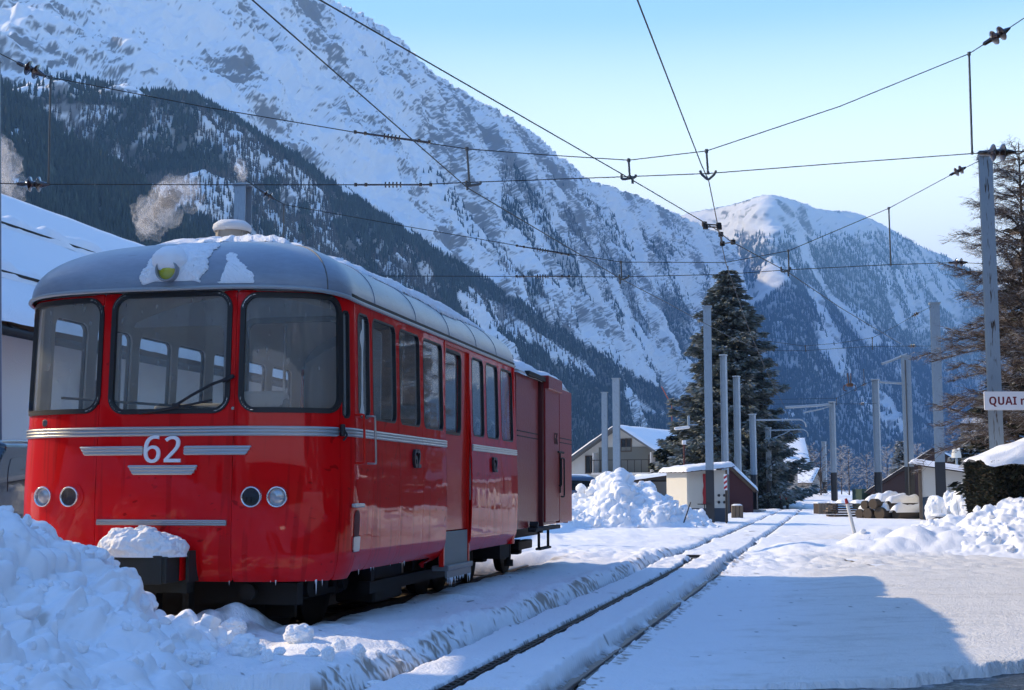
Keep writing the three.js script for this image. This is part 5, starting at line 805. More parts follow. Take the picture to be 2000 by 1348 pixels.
heap('snow_bank', 'sunlit snow bank below the hedge at the right', 'snow bank', 5.2, 14.5, -29, -19.2, 330, 240, (x, z) => { const top = curve1([[5.4, -0.2], [6.4, 0.10], [7.4, 0.34], [8.4, 0.62], [9.4, 0.95], [10.5, 1.15], [13, 1.3], [15, 1.3]])(x); const c = -24.6 + 0.12 * (x - 8); return top * Math.max(-0.3, 1 - Math.pow(Math.abs(z - c) / (z > c ? 3.2 : 3.4), 1.4)) - 0.05; }, { scale: 0.8, amp: 0.7, dirt: 0.12, chunks: 160, chunk: 0.085 });
heap('snow_bank', 'small snow bank cut off by the right edge above the road', 'snow bank', 6.3, 10.5, -18.4, -14.8, 110, 90, (x, z) => curve1([[6.4, -0.1], [6.9, 0.10], [7.4, 0.34], [8.2, 0.6], [11, 0.9]])(x) * Math.max(-0.3, 1 - Math.pow(Math.abs(z + 17.2 + 0.2 * (x - 7)) / 1.5, 1.5)) - 0.05, { scale: 0.8, amp: 0.6, dirt: 0.12 });
function clod(label, px, py, w, h, seed, group) {
  const b = gp(px, py), y = groundY(b.x, b.z), g = new THREE.IcosahedronGeometry(1, 26); g.deleteAttribute('normal'); g.deleteAttribute('uv'); const p = g.attributes.position;
  for (let i = 0; i < p.count; i++) { const v = V(p.getX(i), p.getY(i), p.getZ(i)); const k = 0.86 + 0.30 * (lumps(v.x * 1.5 + seed, v.y * 1.5, v.z * 1.5) - 0.4) + 0.16 * (lumps(v.x * 3.4, v.y * 3.4 + seed, v.z * 3.4) - 0.4) + 0.16 * fbm(v.x * 1.3 + seed, v.y * 1.3, v.z * 1.3, 3); p.setXYZ(i, v.x * k * w / 2, Math.max(-h * 0.2, v.y * k * h * 0.6 + h * 0.38), v.z * k * w * 0.42); }
  const gg = mergeVertices(g); gg.computeVertexNormals(); const m = mesh('snow_clod', gg, snowPlain); m.position.set(b.x, y, b.z); tag(m, label, 'snow clod', group); return m;
}
clod('round snow clod lying alone right of the big heap', 582, 1292, 0.20, 0.12, 3);
clod('pale snow clod beside the heap, under the front coupler', 456, 1278, 0.17, 0.12, 9);
clod('crumbly snow clod at the right foot of the big heap', 478, 1322, 0.19, 0.13, 14);
clod('dirty snow clod low on the heap edge at the bottom', 345, 1345, 0.26, 0.10, 21);
clod('tiny snow lump on the road before the right bank', 1687, 1077, 0.11, 0.08, 33);

{ const R = rng(401), S = [[505, 1300], [520, 1330], [545, 1318], [610, 1322], [660, 1312], [430, 1300], [455, 1318], [640, 1336], [560, 1342], [700, 1322], [395, 1338], [735, 1335]]; for (const [i, [px, py]] of S.entries()) clod(['snow crumb highest beside the lone round clod', 'snow crumb at the bottom edge beside the crumbly clod', 'snow crumb just left of the lone round clod', 'snow crumb right below the lone round clod', 'snow crumb nearest to the left rail edge', 'snow crumb against the heap flank', 'snow crumb wedged between heap and crumbly clod', 'snow crumb near the frame bottom under the lone clod', 'snow crumb touching the bottom frame edge', 'snow crumb close to the dirty snow step of the track', 'snow crumb on the lowest slope of the heap', 'snow crumb lying farthest right on the sunlit strip'][i], px, py, 0.05 + 0.09 * R() * R() + 0.02, 0.04 + 0.05 * R(), 50 + i * 3, 'snow crumbs at the foot of the heap'); }
// ------------------------------------------------------------------ trees, hedge
function spruceTree(label, x, z, h, r, seed, { frost = 0.22, cat = 'spruce', name = 'spruce_tree', n = 26, dens = 1, green = [0.020, 0.028, 0.017], group, leafW = 0.05, leafL = 0.28, frostColor = [0.30, 0.32, 0.33] } = {}) {
  const t = thing(name, label, cat, x, 0, z, 0, group), R = rng(seed), wood = [], pos = [], nor = [], col = [];
  mesh('trunk', cyl(0.03, h * 0.018 + 0.05, h, 0, h / 2, 0, 9), mat([0.075, 0.055, 0.042], 0.9), t);
  const leaf = (p, d, l, w, c) => { // a needle spray: two crossed blades
    const side = V(-d.z, 0, d.x).normalize().applyAxisAngle(d, (R() - 0.5) * 2.4), a = p.clone().addScaledVector(side, w), b = p.clone().addScaledVector(side, -w), e = p.clone().addScaledVector(d, l), m = p.clone().addScaledVector(d, l * 0.5), a2 = m.clone().addScaledVector(side, w * 1.1), b2 = m.clone().addScaledVector(side, -w * 1.1);
    for (const v of [p, a2, e, p, e, b2]) { pos.push(v.x, v.y, v.z); col.push(...c); }
  };
  const levels = Math.max(20, Math.round(n * h / 12));
  for (let L = 0; L < levels; L++) {
    const f = (L + 0.5) / levels, y = h * lerp(0.05, 0.985, f), len = r * Math.pow(1 - f, 0.62) * lerp(0.8, 1.12, R()) + 0.1, k = Math.max(4, Math.round(9 * (1 - f * 0.45)));
    for (let b = 0; b < k; b++) {
      const az = (b + R() * 0.8) / k * Math.PI * 2 + L * 1.7, ll = len * lerp(0.62, 1.15, R()), droop = lerp(-0.30, 0.55, f), P = [];
      for (let i = 0; i <= 6; i++) { const s = i / 6; P.push(V(Math.cos(az) * ll * s, y + ll * s * droop * (1 - s) - ll * 0.12 * s + ll * 0.20 * s * s, Math.sin(az) * ll * s)); }
      for (let i = 0; i < 6; i += 2) wood.push(rod(P[i], P[i + 2], lerp(0.022, 0.006, i / 6), lerp(0.022, 0.006, (i + 2) / 6), 4, false));
      const cnt = Math.round((16 + ll * 62) * dens);
      for (let i = 0; i < cnt; i++) {
        const s = Math.pow(R(), 0.75), q = Math.min(5, Math.floor(s * 6)), p = P[q].clone().lerp(P[q + 1], s * 6 - q), sw = (R() - 0.5) * 2;
        const d = V(Math.cos(az + sw * 1.15), lerp(-0.55, 0.05, R()), Math.sin(az + sw * 1.15)).normalize();
        p.addScaledVector(V(-Math.sin(az), 0, Math.cos(az)), sw * ll * 0.20 * (1 - s * 0.55)); p.y -= R() * 0.10 * ll;
        const fr = R() < frost * (0.4 + s), v = lerp(0.6, 1.5, R());
        leaf(p, d, leafL * lerp(0.6, 1.25, R()), leafW * lerp(0.7, 1.2, R()), fr ? frostColor : green.map((g) => g * v));
      }
    }
  }
  const g = new THREE.BufferGeometry(); g.setAttribute('position', new THREE.Float32BufferAttribute(pos, 3)); g.setAttribute('color', new THREE.Float32BufferAttribute(col, 3)); g.computeVertexNormals();
  mesh('crown', g, new THREE.MeshStandardMaterial({ vertexColors: true, roughness: 0.85, side: THREE.DoubleSide }), t);
  mesh('branches', wood, mat([0.06, 0.045, 0.036], 0.9), t);
  return t;
}
function bareTree(label, x, z, h, r, seed, { name = 'bare_tree', frost = 0.25, levels = 26, twig = 0.006, color = [0.085, 0.060, 0.048], dens = 1, low = 0.12, group, fork = 0 } = {}) {
  const t = thing(name, label, 'tree', x, 0, z, 0, group), R = rng(seed), wood = [], tw = [], tf = [];
  mesh('trunk', cyl(0.012, h * 0.010 + 0.03, h, 0, h / 2 - 0.05, 0, 9), mat([0.06, 0.048, 0.042], 0.9), t);
  const seg = (list, a, b, r0) => { const d = b.clone().sub(a), s = V(-d.z, 0, d.x).normalize().multiplyScalar(r0), u = s.clone().cross(d).normalize().multiplyScalar(r0); const p = [a.clone().add(s), a.clone().addScaledVector(s, -0.5).addScaledVector(u, 0.86), a.clone().addScaledVector(s, -0.5).addScaledVector(u, -0.86)]; for (let k = 0; k < 3; k++) { const m = p[k], n = p[(k + 1) % 3]; list.push(m.x, m.y, m.z, n.x, n.y, n.z, b.x, b.y, b.z); } };
  for (let L = 0; L < levels; L++) {
    const f = (L + R()) / levels, y = h * lerp(low, 0.97, f);
    for (let b = 0; b < 4; b++) {
      const az = R() * Math.PI * 2, ll = r * Math.pow(1 - f * 0.9, 0.6) * lerp(0.55, 1.1, R()), up = fork ? lerp(0.5, 1.3, R()) : lerp(0.25, 1.05, R()), P = [];
      for (let i = 0; i <= 8; i++) { const s = i / 8; P.push(V(Math.cos(az) * ll * s + 0.20 * N3(s * 4, L, b * 3) * ll * s, y + ll * (up * s - (fork ? 0.2 : 0.42) * s * s) + 0.16 * N3(s * 5, b, L * 2) * ll * s, Math.sin(az) * ll * s + 0.20 * N3(s * 4, b * 5, L) * ll * s)); }
      for (let i = 0; i < 8; i += 2) wood.push(rod(P[i], P[i + 2], lerp(0.018, 0.004, i / 8) * h / 11, lerp(0.018, 0.004, (i + 2) / 8) * h / 11, 4, false));
      const cnt = Math.round(ll * 13 * dens);
      for (let c = 0; c < cnt; c++) {
        const s = lerp(0.12, 1, R()), q = Math.min(7, Math.floor(s * 8)); let p = P[q].clone().lerp(P[q + 1], s * 8 - q); const a2 = az + (R() - 0.5) * 2.4, l2 = lerp(0.18, 0.55, R()) * (1.2 - s * 0.5) * h / 11, e = p.clone().add(V(Math.cos(a2) * l2, l2 * lerp(-0.45, 0.5, R()), Math.sin(a2) * l2));
        const to = R() < frost ? tf : tw; seg(to, p, e, twig);
        for (let k = 0; k < 3; k++) { const s2 = lerp(0.25, 0.95, R()), p2 = p.clone().lerp(e, s2), a3 = a2 + (R() - 0.5) * 2, l3 = l2 * 0.5 * R() + 0.05; seg(R() < frost ? tf : to, p2, p2.clone().add(V(Math.cos(a3) * l3, l3 * lerp(-0.7, 0.5, R()), Math.sin(a3) * l3)), twig * 0.7); }
      }
    }
  }
  mesh('branches', wood, mat(color, 0.9), t);
  for (const [list, c] of [[tw, color], [tf, [0.42, 0.42, 0.43]]]) { if (!list.length) continue; const g = new THREE.BufferGeometry(); g.setAttribute('position', new THREE.Float32BufferAttribute(list, 3)); g.computeVertexNormals(); const m = mesh(c === color ? 'twigs' : 'frosted_twigs', g, mat(c, 0.9, 0, { side: THREE.DoubleSide }), t); m.userData.kind = 'stuff'; }
  return t;
}
spruceTree('tall frost-dusted spruce in the middle, behind the row of masts', mg(1427, 78), -78, 14.3, 3.95, 41, { frost: 0.36, n: 42, leafW: 0.06, leafL: 0.38, dens: 1.6, green: [0.125, 0.15, 0.13], frostColor: [0.24, 0.26, 0.26] });
spruceTree('short dark spruce between the chalet and the hut mast', mg(1318, 84), -84, 4.6, 2.1, 43, { frost: 0.06, dens: 1.0, leafW: 0.09, leafL: 0.38 });
bareTree('bare frosty larch behind the tall mast at the right edge', mg(2012, 33), -33, 9.9, 3.1, 51, { frost: 0.14, levels: 46, low: 0.2, dens: 5.0, color: [0.12, 0.088, 0.07] });
bareTree('second bare tree with tangled low branches behind the platform sign', mg(1985, 39), -39, 7.4, 1.9, 57, { frost: 0.14, levels: 26, dens: 4.2, low: 0.3, color: [0.12, 0.088, 0.07] });
spruceTree('dark spruce cut off by the right picture edge', mg(2085, 37), -37, 10.6, 2.6, 61, { frost: 0.10, leafW: 0.08, leafL: 0.36, dens: 1.2 });
for (const [i, [x, z, h, l]] of [[21, -34, 14, 'dark spruce standing outside the right edge, nearer one'], [24.5, -38, 17, 'tall dark spruce standing outside the right edge'], [17.5, -23, 12, 'broad spruce beside the road outside the right edge'], [27, -30, 16, 'spruce farthest right outside the picture'], [20, -15, 13, 'spruce at the roadside right of the camera'], [12.2, -17.5, 13, 'dense spruce right beside the road outside the right edge'], [10.5, -11.5, 14, 'tall spruce at the road, first one right of the frame'], [11, -5.5, 13, 'spruce level with the snow heap, far right of the camera'], [15.5, -8.5, 16, 'tallest spruce in the second row right of the camera'], [16.5, -28.5, 13, 'spruce between the road trees and the hedge, outside the frame']].entries()) spruceTree(l, x, z, h, 3.1, 71 + i, { dens: 0.75, leafW: 0.22, leafL: 0.7, frost: 0.10 });
spruceTree('pale frosted spruce rising behind the hedge, under the smoke', mg(1893, 62), -62, 4.3, 1.3, 81, { frost: 0.55, leafW: 0.06 });
spruceTree('slim white-frosted conifer fading in the haze above the brown barn', mg(1760, 170), -170, 7.5, 2.0, 83, { frost: 0.85, dens: 0.35, leafW: 0.16, leafL: 0.6 });
bareTree('bare spreading shrub tree beyond the end of the line', mg(1600, 84), -84, 3.6, 1.9, 91, { frost: 0.15, levels: 10, low: 0.08, fork: 1, twig: 0.010, dens: 1.3 });
bareTree('frosted roadside tree right of the spreading shrub', mg(1655, 110), -110, 4.4, 1.9, 92, { frost: 0.7, levels: 12, fork: 1, twig: 0.014 });
bareTree('pale frosted tree behind the timber stack', mg(1690, 130), -130, 4.6, 2.2, 93, { frost: 0.8, levels: 12, fork: 1, twig: 0.016 });
bareTree('frosted bush beside the dark container', mg(1704, 74), -74, 1.9, 0.9, 94, { frost: 0.3, levels: 8, fork: 1, twig: 0.009, low: 0.05 });
for (const [i, [px, D, h]] of [[1540, 190, 6], [1580, 230, 9], [1640, 260, 10], [1730, 240, 9], [1790, 280, 11]].entries()) bareTree(['hazy frosted tree left of the spreading shrub', 'hazy frosted tree straight beyond the line end', 'hazy frosted tree behind the pipe-arm mast', 'hazy frosted tree left of the frosted conifer', 'hazy frosted tree behind the white shed'][i], mg(px, D), -D, h, h * 0.38, 101 + i, { frost: 0.9, levels: 12, fork: 1, twig: 0.03, dens: 1.0 });
{ // clipped hedge under deep snow
  const x0 = mg(1897, 25.3), t = thing('clipped_hedge', 'dark clipped hedge capped with thick snow at the right edge', 'hedge', x0 + 3.32, 0, -25.95), R = rng(131);
  const lp = [], lc = [];
  for (let i = 0; i < 26000; i++) { const front = R() < 0.6; let x, y, z, n; y = R() * 1.62; if (front) { x = (R() - 0.5) * 6; z = 0.75; n = V(0, 0, 1); } else if (R() < 0.99) { x = -3; z = (R() - 0.5) * 1.5; n = V(-1, 0, 0); } else { x = (R() - 0.5) * 6; z = (R() - 0.5) * 1.5; y = 1.62; n = V(0, 1, 0); } const bul = 0.10 * fbm(x * 2, y * 2, z * 2, 3) - R() * 0.12; const p = V(x, y, z).addScaledVector(n, bul), d = V(R() - 0.5, R() - 0.3, R() - 0.5).addScaledVector(n, 0.5).normalize(), s = d.clone().cross(V(R() - 0.5, R() - 0.5, R() - 0.5)).normalize(), l = lerp(0.05, 0.11, R()), w = l * 0.32; for (const v of [p.clone().addScaledVector(s, w), p.clone().addScaledVector(s, -w), p.clone().addScaledVector(d, l)]) lp.push(v.x, v.y, v.z); const k = lerp(0.4, 1.5, R()), br = R() < 0.25; for (let q = 0; q < 3; q++) lc.push(...(br ? [0.05 * k, 0.036 * k, 0.018 * k] : [0.016 * k, 0.021 * k, 0.010 * k])); }
  const g = new THREE.BufferGeometry(); g.setAttribute('position', new THREE.Float32BufferAttribute(lp, 3)); g.setAttribute('color', new THREE.Float32BufferAttribute(lc, 3)); g.computeVertexNormals();
  const fo = mesh('foliage', g, new THREE.MeshStandardMaterial({ vertexColors: true, roughness: 0.8, side: THREE.DoubleSide }), t); fo.userData.kind = 'stuff';
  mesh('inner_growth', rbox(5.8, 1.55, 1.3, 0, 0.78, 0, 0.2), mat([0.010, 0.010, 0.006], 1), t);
  mesh('snow_cap', gridMesh(110, 50, (a, b) => { const x = (a - 0.5) * 6.22, z = (b - 0.5) * 1.75, ea = Math.min(1, a * 9), eb = Math.min(1, Math.min(b, 1 - b) * 5), e = Math.sqrt(Math.min(ea, 1)) * Math.sqrt(eb); return V(x + 0.08 * fbm(z * 2, a * 9, 3, 3), 1.72 + 0.10 * fbm(x * 2.2, 4, z * 3, 3) * (1 - e) + e * (0.40 * smooth(0, 0.35, a) + 0.16 + 0.12 * fbm(x * 1.1, 1, z * 1.1, 3)) - 0.14 * (1 - eb) - 0.05 * (1 - ea), z); }), snowPlain, t);
}
// ------------------------------------------------------------------ signs, hut, levers and lineside things
const signWhite = mat([0.80, 0.80, 0.82], 0.5);
{ const p = at(1922, 783, 26.4), s = thing('platform_sign', 'white platform sign with red QUAI lettering at the right edge', 'sign', p.x, p.y, p.z), w = 1.7, hh = 0.37;
  mesh('board', rbox(w, hh, 0.03, w / 2, 0, 0, 0.03), signWhite, s);
  mesh('border', sheet((x, y) => { const d = rrect(x, y, w / 2, 0, w / 2, hh / 2, 0.04); return Math.min(d - 0.004, 0.014 - d); }, 0, w, -0.18, 0.18, 0.012, 0.012, (x, y) => V(x, y, 0.018), { thick: 0.002 }), mat([0.42, 0.42, 0.44], 0.6), s);
  const g = new TextGeometry('QUAI n', { font: NUM, size: 0.162, depth: 0.003, curveSegments: 6 }); g.computeBoundingBox(); mesh('lettering', put(g, 0.085, -0.08, 0.0155), mat([0.16, 0.012, 0.022], 0.6), s);
  for (const y of [-0.09, 0.09]) mesh('bracket', box(0.34, 0.03, 0.62, 0.22, y, -0.33), M.steel, s); }
{ const s = thing('notice_plate', 'small white notice plate on the mast at the left picture edge', 'notice', -7.42, 1.98, -18.88); mesh('plate', rbox(0.30, 0.27, 0.012, 0.0, 0, 0, 0.006), signWhite, s); ['A', 'AS', 'RD'].forEach((t, i) => { const g = new TextGeometry(t, { font: NUM, size: 0.05, depth: 0.002 }); g.computeBoundingBox(); mesh('lettering', put(g, 0.135 - g.boundingBox.max.x, 0.06 - i * 0.075, 0.007), mat(i ? [0.5, 0.02, 0.02] : [0.05, 0.05, 0.06], 0.6), s); }); }
{ // switch hut
  const D = 43.5, a = mg(1318, D + 0.6), b = mg(1411, D - 0.6), w = b - a, h = thing('switch_hut', 'small cream hut with dark plinth and snow roof left of the line', 'hut', (a + b) / 2, 0, -D - 0.75, 0.42);
  const cream = whiteWall([0.64, 0.61, 0.53]), hw = w / 2 * 1.08;
  mesh('wall', rbox(hw * 2, 1.45, 1.3, 0, 1.02, 0, 0.015), cream, h); mesh('plinth', rbox(hw * 2 + 0.02, 0.62, 1.32, 0, 0.20, 0, 0.015), mat([0.07, 0.08, 0.10], 0.85), h);
  mesh('corner_board', [rbox(0.07, 1.8, 0.05, hw + 0.01, 0.85, 0.64, 0.01), rbox(0.05, 1.8, 0.07, hw + 0.02, 0.85, -0.5, 0.01)], M.wood, h);
  mesh('roof', rbox(hw * 2 + 0.35, 0.09, 1.75, 0, 1.79, 0.05, 0.01, 0, 0, 0.10), mat([0.06, 0.045, 0.04], 0.9), h);
  mesh('roof_snow', gridMesh(50, 30, (p, q) => { const x = (p - 0.5) * (hw * 2 + 0.42), z = (q - 0.5) * 1.84 + 0.05, e = Math.sqrt(Math.min(1, Math.min(p, 1 - p) * 16) * Math.min(1, Math.min(q, 1 - q) * 12)); return V(x, 1.80 + 0.1 * x + e * (0.13 + 0.05 * fbm(x * 3, z * 3, 2, 3)) - 0.03 * (1 - e) * (1 + N3(x * 8, z * 8, 1)), z); }), snowPlain, h);
  mesh('red_tarpaulin', sheet((x, y) => Math.min(0.13 + 0.05 * N3(y * 4, 3, 1) - Math.abs(x), y - 0.62, 1.62 - y), -0.2, 0.2, 0.55, 1.7, 0.03, 0.03, (x, y) => V(0.10 + x - 0.12, y, 0.67), { thick: 0.02 }), mat([0.42, 0.025, 0.03], 0.7), h);
  for (const [x, y] of [[0.45, 0.92], [0.66, 0.92], [0.45, 0.70], [0.66, 0.70]]) mesh('vent_knob', cyl(0.045, 0.045, 0.03, x, y, 0.665, 14, Math.PI / 2), M.black, h);
}
{ const a = mg(1222, 62), b = mg(1315, 62), t = thing('lean_to_roof', 'long low carport roof with snow left of the switch hut', 'carport', (a + b) / 2, 0, -62, 0.05), w = b - a + 0.6; mesh('roof', rbox(w, 0.10, 3, 0, 1.62, -1.5, 0.01, 0, 0, 0.14), M.darkwood, t); mesh('roof_snow', gridMesh(40, 16, (p, q) => { const x = (p - 0.5) * (w + 0.08), e = Math.sqrt(Math.min(1, Math.min(p, 1 - p) * 20) * Math.min(1, Math.min(q, 1 - q) * 10)); return V(x, 1.66 + 0.14 * x + e * (0.16 + 0.04 * fbm(x * 2, q * 4, 1, 3)), -q * 3.06 + 0.03); }), snowPlain, t); for (const x of [-w / 2 + 0.1, 0, w / 2 - 0.1]) mesh('post', rbox(0.09, 1.6 + 0.14 * x, 0.09, x, 0.8 + 0.07 * x, -0.1, 0.01), M.darkwood, t); mesh('back_wall', box(w - 0.2, 1.5, 0.06, 0, 0.75, -2.8), whiteWall([0.24, 0.24, 0.23]), t); }
{ const a = gp(1332, 1034), b = at(1349, 981, -a.z), t = thing('point_lever', 'leaning black point lever left of the line before the hut', 'lever', a.x, 0, a.z); mesh('lever_arm', rod(V(0, 0.03, 0), b.clone().sub(V(a.x, 0, a.z)), 0.022, 0.016, 8), M.black, t); mesh('weight', put(lathe([[0, 0.12], [0.07, 0.11], [0.12, 0.05], [0.13, -0.02], [0, -0.02]], 18), 0, 0, 0), mat([0.07, 0.02, 0.02], 0.6), t); }
{ const a = gp(1672, 1046), b = at(1652, 974, -a.z), t = thing('marker_post', 'leaning white marker post with red tip right of the line', 'marker post', a.x, 0, a.z), d = b.clone().sub(V(a.x, 0, a.z)); mesh('post', rod(V(0, -0.1, 0), d.clone().multiplyScalar(0.86), 0.045, 0.042, 10), mat([0.70, 0.69, 0.66], 0.7), t); mesh('red_tip', rod(d.clone().multiplyScalar(0.86), d, 0.045, 0.03, 10), mat([0.30, 0.02, 0.02], 0.6), t); }
{ const p = at(1376, 985, 42.6), t = thing('valve_key', 'thin T-handled rod in front of the switch hut', 'T-handle', p.x, 0, -42.6); mesh('rod', rod(V(0, -0.1, 0), V(0, p.y, 0), 0.016), M.under, t); mesh('cross_bar', rod(V(-0.22, p.y, 0), V(0.22, p.y, 0), 0.016), M.under, t); }
{ const t = thing('barrier_post', 'red and white striped board at the hut corner', 'striped board', mg(1415, 42), 0, -42, -0.3); mesh('board', rbox(0.10, 0.50, 0.03, 0, 1.34, 0, 0.005), signWhite, t); for (let i = 0; i < 3; i++) mesh('red_stripe', sheet((x, y) => Math.min(0.049 - Math.abs(x), 0.04 - Math.abs(y - x * 0.7)), -0.08, 0.08, -0.12, 0.12, 0.01, 0.01, (x, y) => V(x, y + 1.18 + i * 0.16, 0.017)), mat([0.45, 0.02, 0.03], 0.6), t); mesh('post', cyl(0.025, 0.025, 1.5, 0, 0.75, -0.03, 8), M.under, t); }
{ const p = gp(1440, 1014), t = thing('timber_post', 'stubby grey timber post with cap of snow beside the line', 'post', p.x, 0, p.z); for (let i = 0; i < 3; i++) mesh('timber', rbox(0.14, 0.52 + 0.03 * (i % 2), 0.14, (i - 1) * 0.145, 0.24, 0, 0.02, 0, i * 0.1), M.wood, t); mesh('snow_cap', put(lathe([[0, 0.07], [0.12, 0.065], [0.2, 0.03], [0.2, 0], [0, 0]], 18), 0, 0.50, 0), snowPlain, t); }
{ const c = gp(1304, 1004), t = thing('bollard', 'left one of two thin black posts beside the cream hut', 'bollard', mg(1304, 50), 0, -50, 0, 'thin black posts beside the hut'); mesh('post', cyl(0.03, 0.03, 0.75, 0, 0.42, 0, 10), M.black, t); const u = t.clone(); u.name = numbered('bollard'); u.position.x = mg(1311, 50); u.userData = { ...t.userData, label: 'right one of two thin black posts beside the cream hut' }; scene.add(u); }
{ const p = gp(1562, 998), t = thing('buffer_stop', 'small red and dark buffer stop at the end of the line', 'buffer stop', p.x, 0.05, p.z - 4); mesh('frame', [rbox(0.12, 0.62, 0.2, -0.18, 0.3, 0, 0.03), rbox(0.12, 0.62, 0.2, 0.18, 0.3, 0, 0.03)], M.black, t); mesh('red_board', rbox(0.52, 0.22, 0.22, 0, 0.60, 0.02, 0.08), mat([0.26, 0.03, 0.03], 0.6), t); mesh('white_disc', cyl(0.07, 0.07, 0.02, 0, 0.42, 0.1, 16, Math.PI / 2), signWhite, t); }
{ const p = gp(1615, 1004), t = thing('timber_crate', 'weathered wooden crate left of the timber stack', 'crate', p.x, 0, p.z - 0.4, 0.15); for (let i = 0; i < 6; i++) mesh('plank', rbox(0.13, 0.50, 0.03, -0.36 + i * 0.145, 0.24, 0.3, 0.005), M.wood, t); mesh('body', box(0.86, 0.48, 0.56, 0, 0.24, 0), M.darkwood, t); mesh('snow_cap', rbox(0.9, 0.07, 0.62, 0, 0.50, 0, 0.03), snowPlain, t); }
{ // sawn timber and logs with snow
  const c = gp(1672, 1010), t = thing('timber_stack', 'stack of sawn boards under snow right of the pipe-arm mast', 'timber stack', c.x, 0, c.z, 0.1), R = rng(171);
  for (let L = 0; L < 6; L++) for (let i = 0; i < 3; i++) mesh('board', rbox(1.9 + R() * 0.5, 0.055, 0.28, (R() - 0.5) * 0.3, 0.06 + L * 0.095, -0.3 + i * 0.32, 0.006, 0, (R() - 0.5) * 0.08), R() < 0.4 ? M.wood : M.darkwood, t);
  mesh('snow_cap', gridMesh(60, 24, (a, b) => { const x = (a - 0.5) * 2.1, z = (b - 0.5) * 1.1, e = Math.sqrt(Math.min(1, Math.min(a, 1 - a) * 14) * Math.min(1, Math.min(b, 1 - b) * 7)); return V(x, 0.56 + e * 0.13 * smooth(-0.15, 0.2, fbm(x * 3, 1, z * 2, 3)) + 0.02 * N3(x * 6, z * 6, 1), z); }), snowPlain, t);
  const d = gp(1738, 1012), l = thing('log_pile', 'pile of thick snow-capped logs beside the white shed', 'log pile', d.x, 0, d.z + 0.3, -0.95);
  const logs = [[-0.75, 0.17, 0.19], [-0.25, 0.18, 0.21], [0.30, 0.20, 0.24], [0.8, 0.16, 0.18], [-0.45, 0.52, 0.17], [0.08, 0.56, 0.2], [0.58, 0.52, 0.17]];
  for (const [x, y, r] of logs) { const g = put(new THREE.CylinderGeometry(r, r * 1.04, 1.6 + R() * 0.5, 18, 3), x, y, (R() - 0.5) * 0.4, Math.PI / 2); const lg = mesh('log', g, mat([0.060, 0.045, 0.033], 0.9), l); mesh('snow_cap', gridMesh(14, 20, (a, b) => { const A = (a - 0.5) * 2.2, e = Math.sqrt(Math.max(0, Math.sin(a * Math.PI)) * Math.min(1, Math.min(b, 1 - b) * 9)); return V(x + Math.sin(A) * (r + 0.02 + 0.03 * e), y + Math.cos(A) * (r - 0.01) + e * (0.24 + 0.16 * fbm(x * 3 + a, y * 3, b * 4, 2)), (b - 0.5) * 1.9); }), snowPlain, lg); }
}
{ // white shed
  const D = 50.5, a = mg(1781, D), w = 4.2, t = thing('white_shed', 'white mono-pitch shed with a shadow painted slate-blue on its lower wall, behind the tall mast', 'shed', a + w / 2 * 0.92 + 0.75, 0, -D - 0.6, -0.36);
  const sh = new THREE.Shape([[-w / 2, -0.2], [w / 2, -0.2], [w / 2, 1.32], [-w / 2, 2.0]].map((p) => new THREE.Vector2(...p)));
  mesh('wall', put(new THREE.ExtrudeGeometry(sh, { depth: 3, bevelEnabled: false }), 0, 0, -1.5), whiteWall([0.62, 0.60, 0.54]), t);
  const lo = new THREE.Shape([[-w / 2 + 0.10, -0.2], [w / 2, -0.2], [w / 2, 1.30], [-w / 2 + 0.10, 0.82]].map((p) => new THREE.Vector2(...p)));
  mesh('painted_wall_shadow', put(new THREE.ExtrudeGeometry(lo, { depth: 0.01, bevelEnabled: false }), 0, 0, 1.503), mat([0.055, 0.085, 0.12], 0.9), t);  // sun shadow on the wall, painted as a slate-blue slab
  mesh('corner_post', rbox(0.12, 2.0, 0.10, -w / 2 + 0.03, 1.0, 1.50, 0.01), M.wood, t);
  mesh('roof', rbox(w + 0.6, 0.08, 3.6, 0, 1.72, 0.1, 0.01, 0, 0, -0.16), M.darkwood, t);
  mesh('roof_snow', gridMesh(60, 24, (p, q) => { const x = (p - 0.5) * (w + 0.7), z = (q - 0.5) * 3.7 + 0.1, e = Math.sqrt(Math.min(1, Math.min(p, 1 - p) * 22) * Math.min(1, Math.min(q, 1 - q) * 14)); return V(x, 1.74 - 0.162 * x + e * (0.17 + 0.06 * fbm(x * 2, z * 2, 5, 3)) - 0.04 * (1 - e), z); }), snowPlain, t);
  mesh('graffiti', sheet((x, y) => 0.022 - Math.abs(N3(x * 5, y * 5, 2)) * 0.16 - 0.3 * Math.max(0, Math.hypot((x + 0.75) / 0.5, (y - 1.12) / 0.22) - 1), -1.4, 0.2, 0.8, 1.4, 0.02, 0.02, (x, y) => V(x, y, 1.507)), mat([0.33, 0.33, 0.33], 0.9), t);
  mesh('roof_antenna', [rod(V(-1.25, 1.9, 0), V(-1.25, 2.75, 0), 0.025), rod(V(-1.25, 2.2, 0), V(-1.9, 2.2, 0), 0.018)], M.under, t); mesh('roof_rail', [rod(V(-0.5, 2.25, 0.5), V(1.6, 1.95, 0.5), 0.02), rod(V(-0.5, 2.25, 0.5), V(-0.5, 1.9, 0.5), 0.02)], M.wood, t);
}
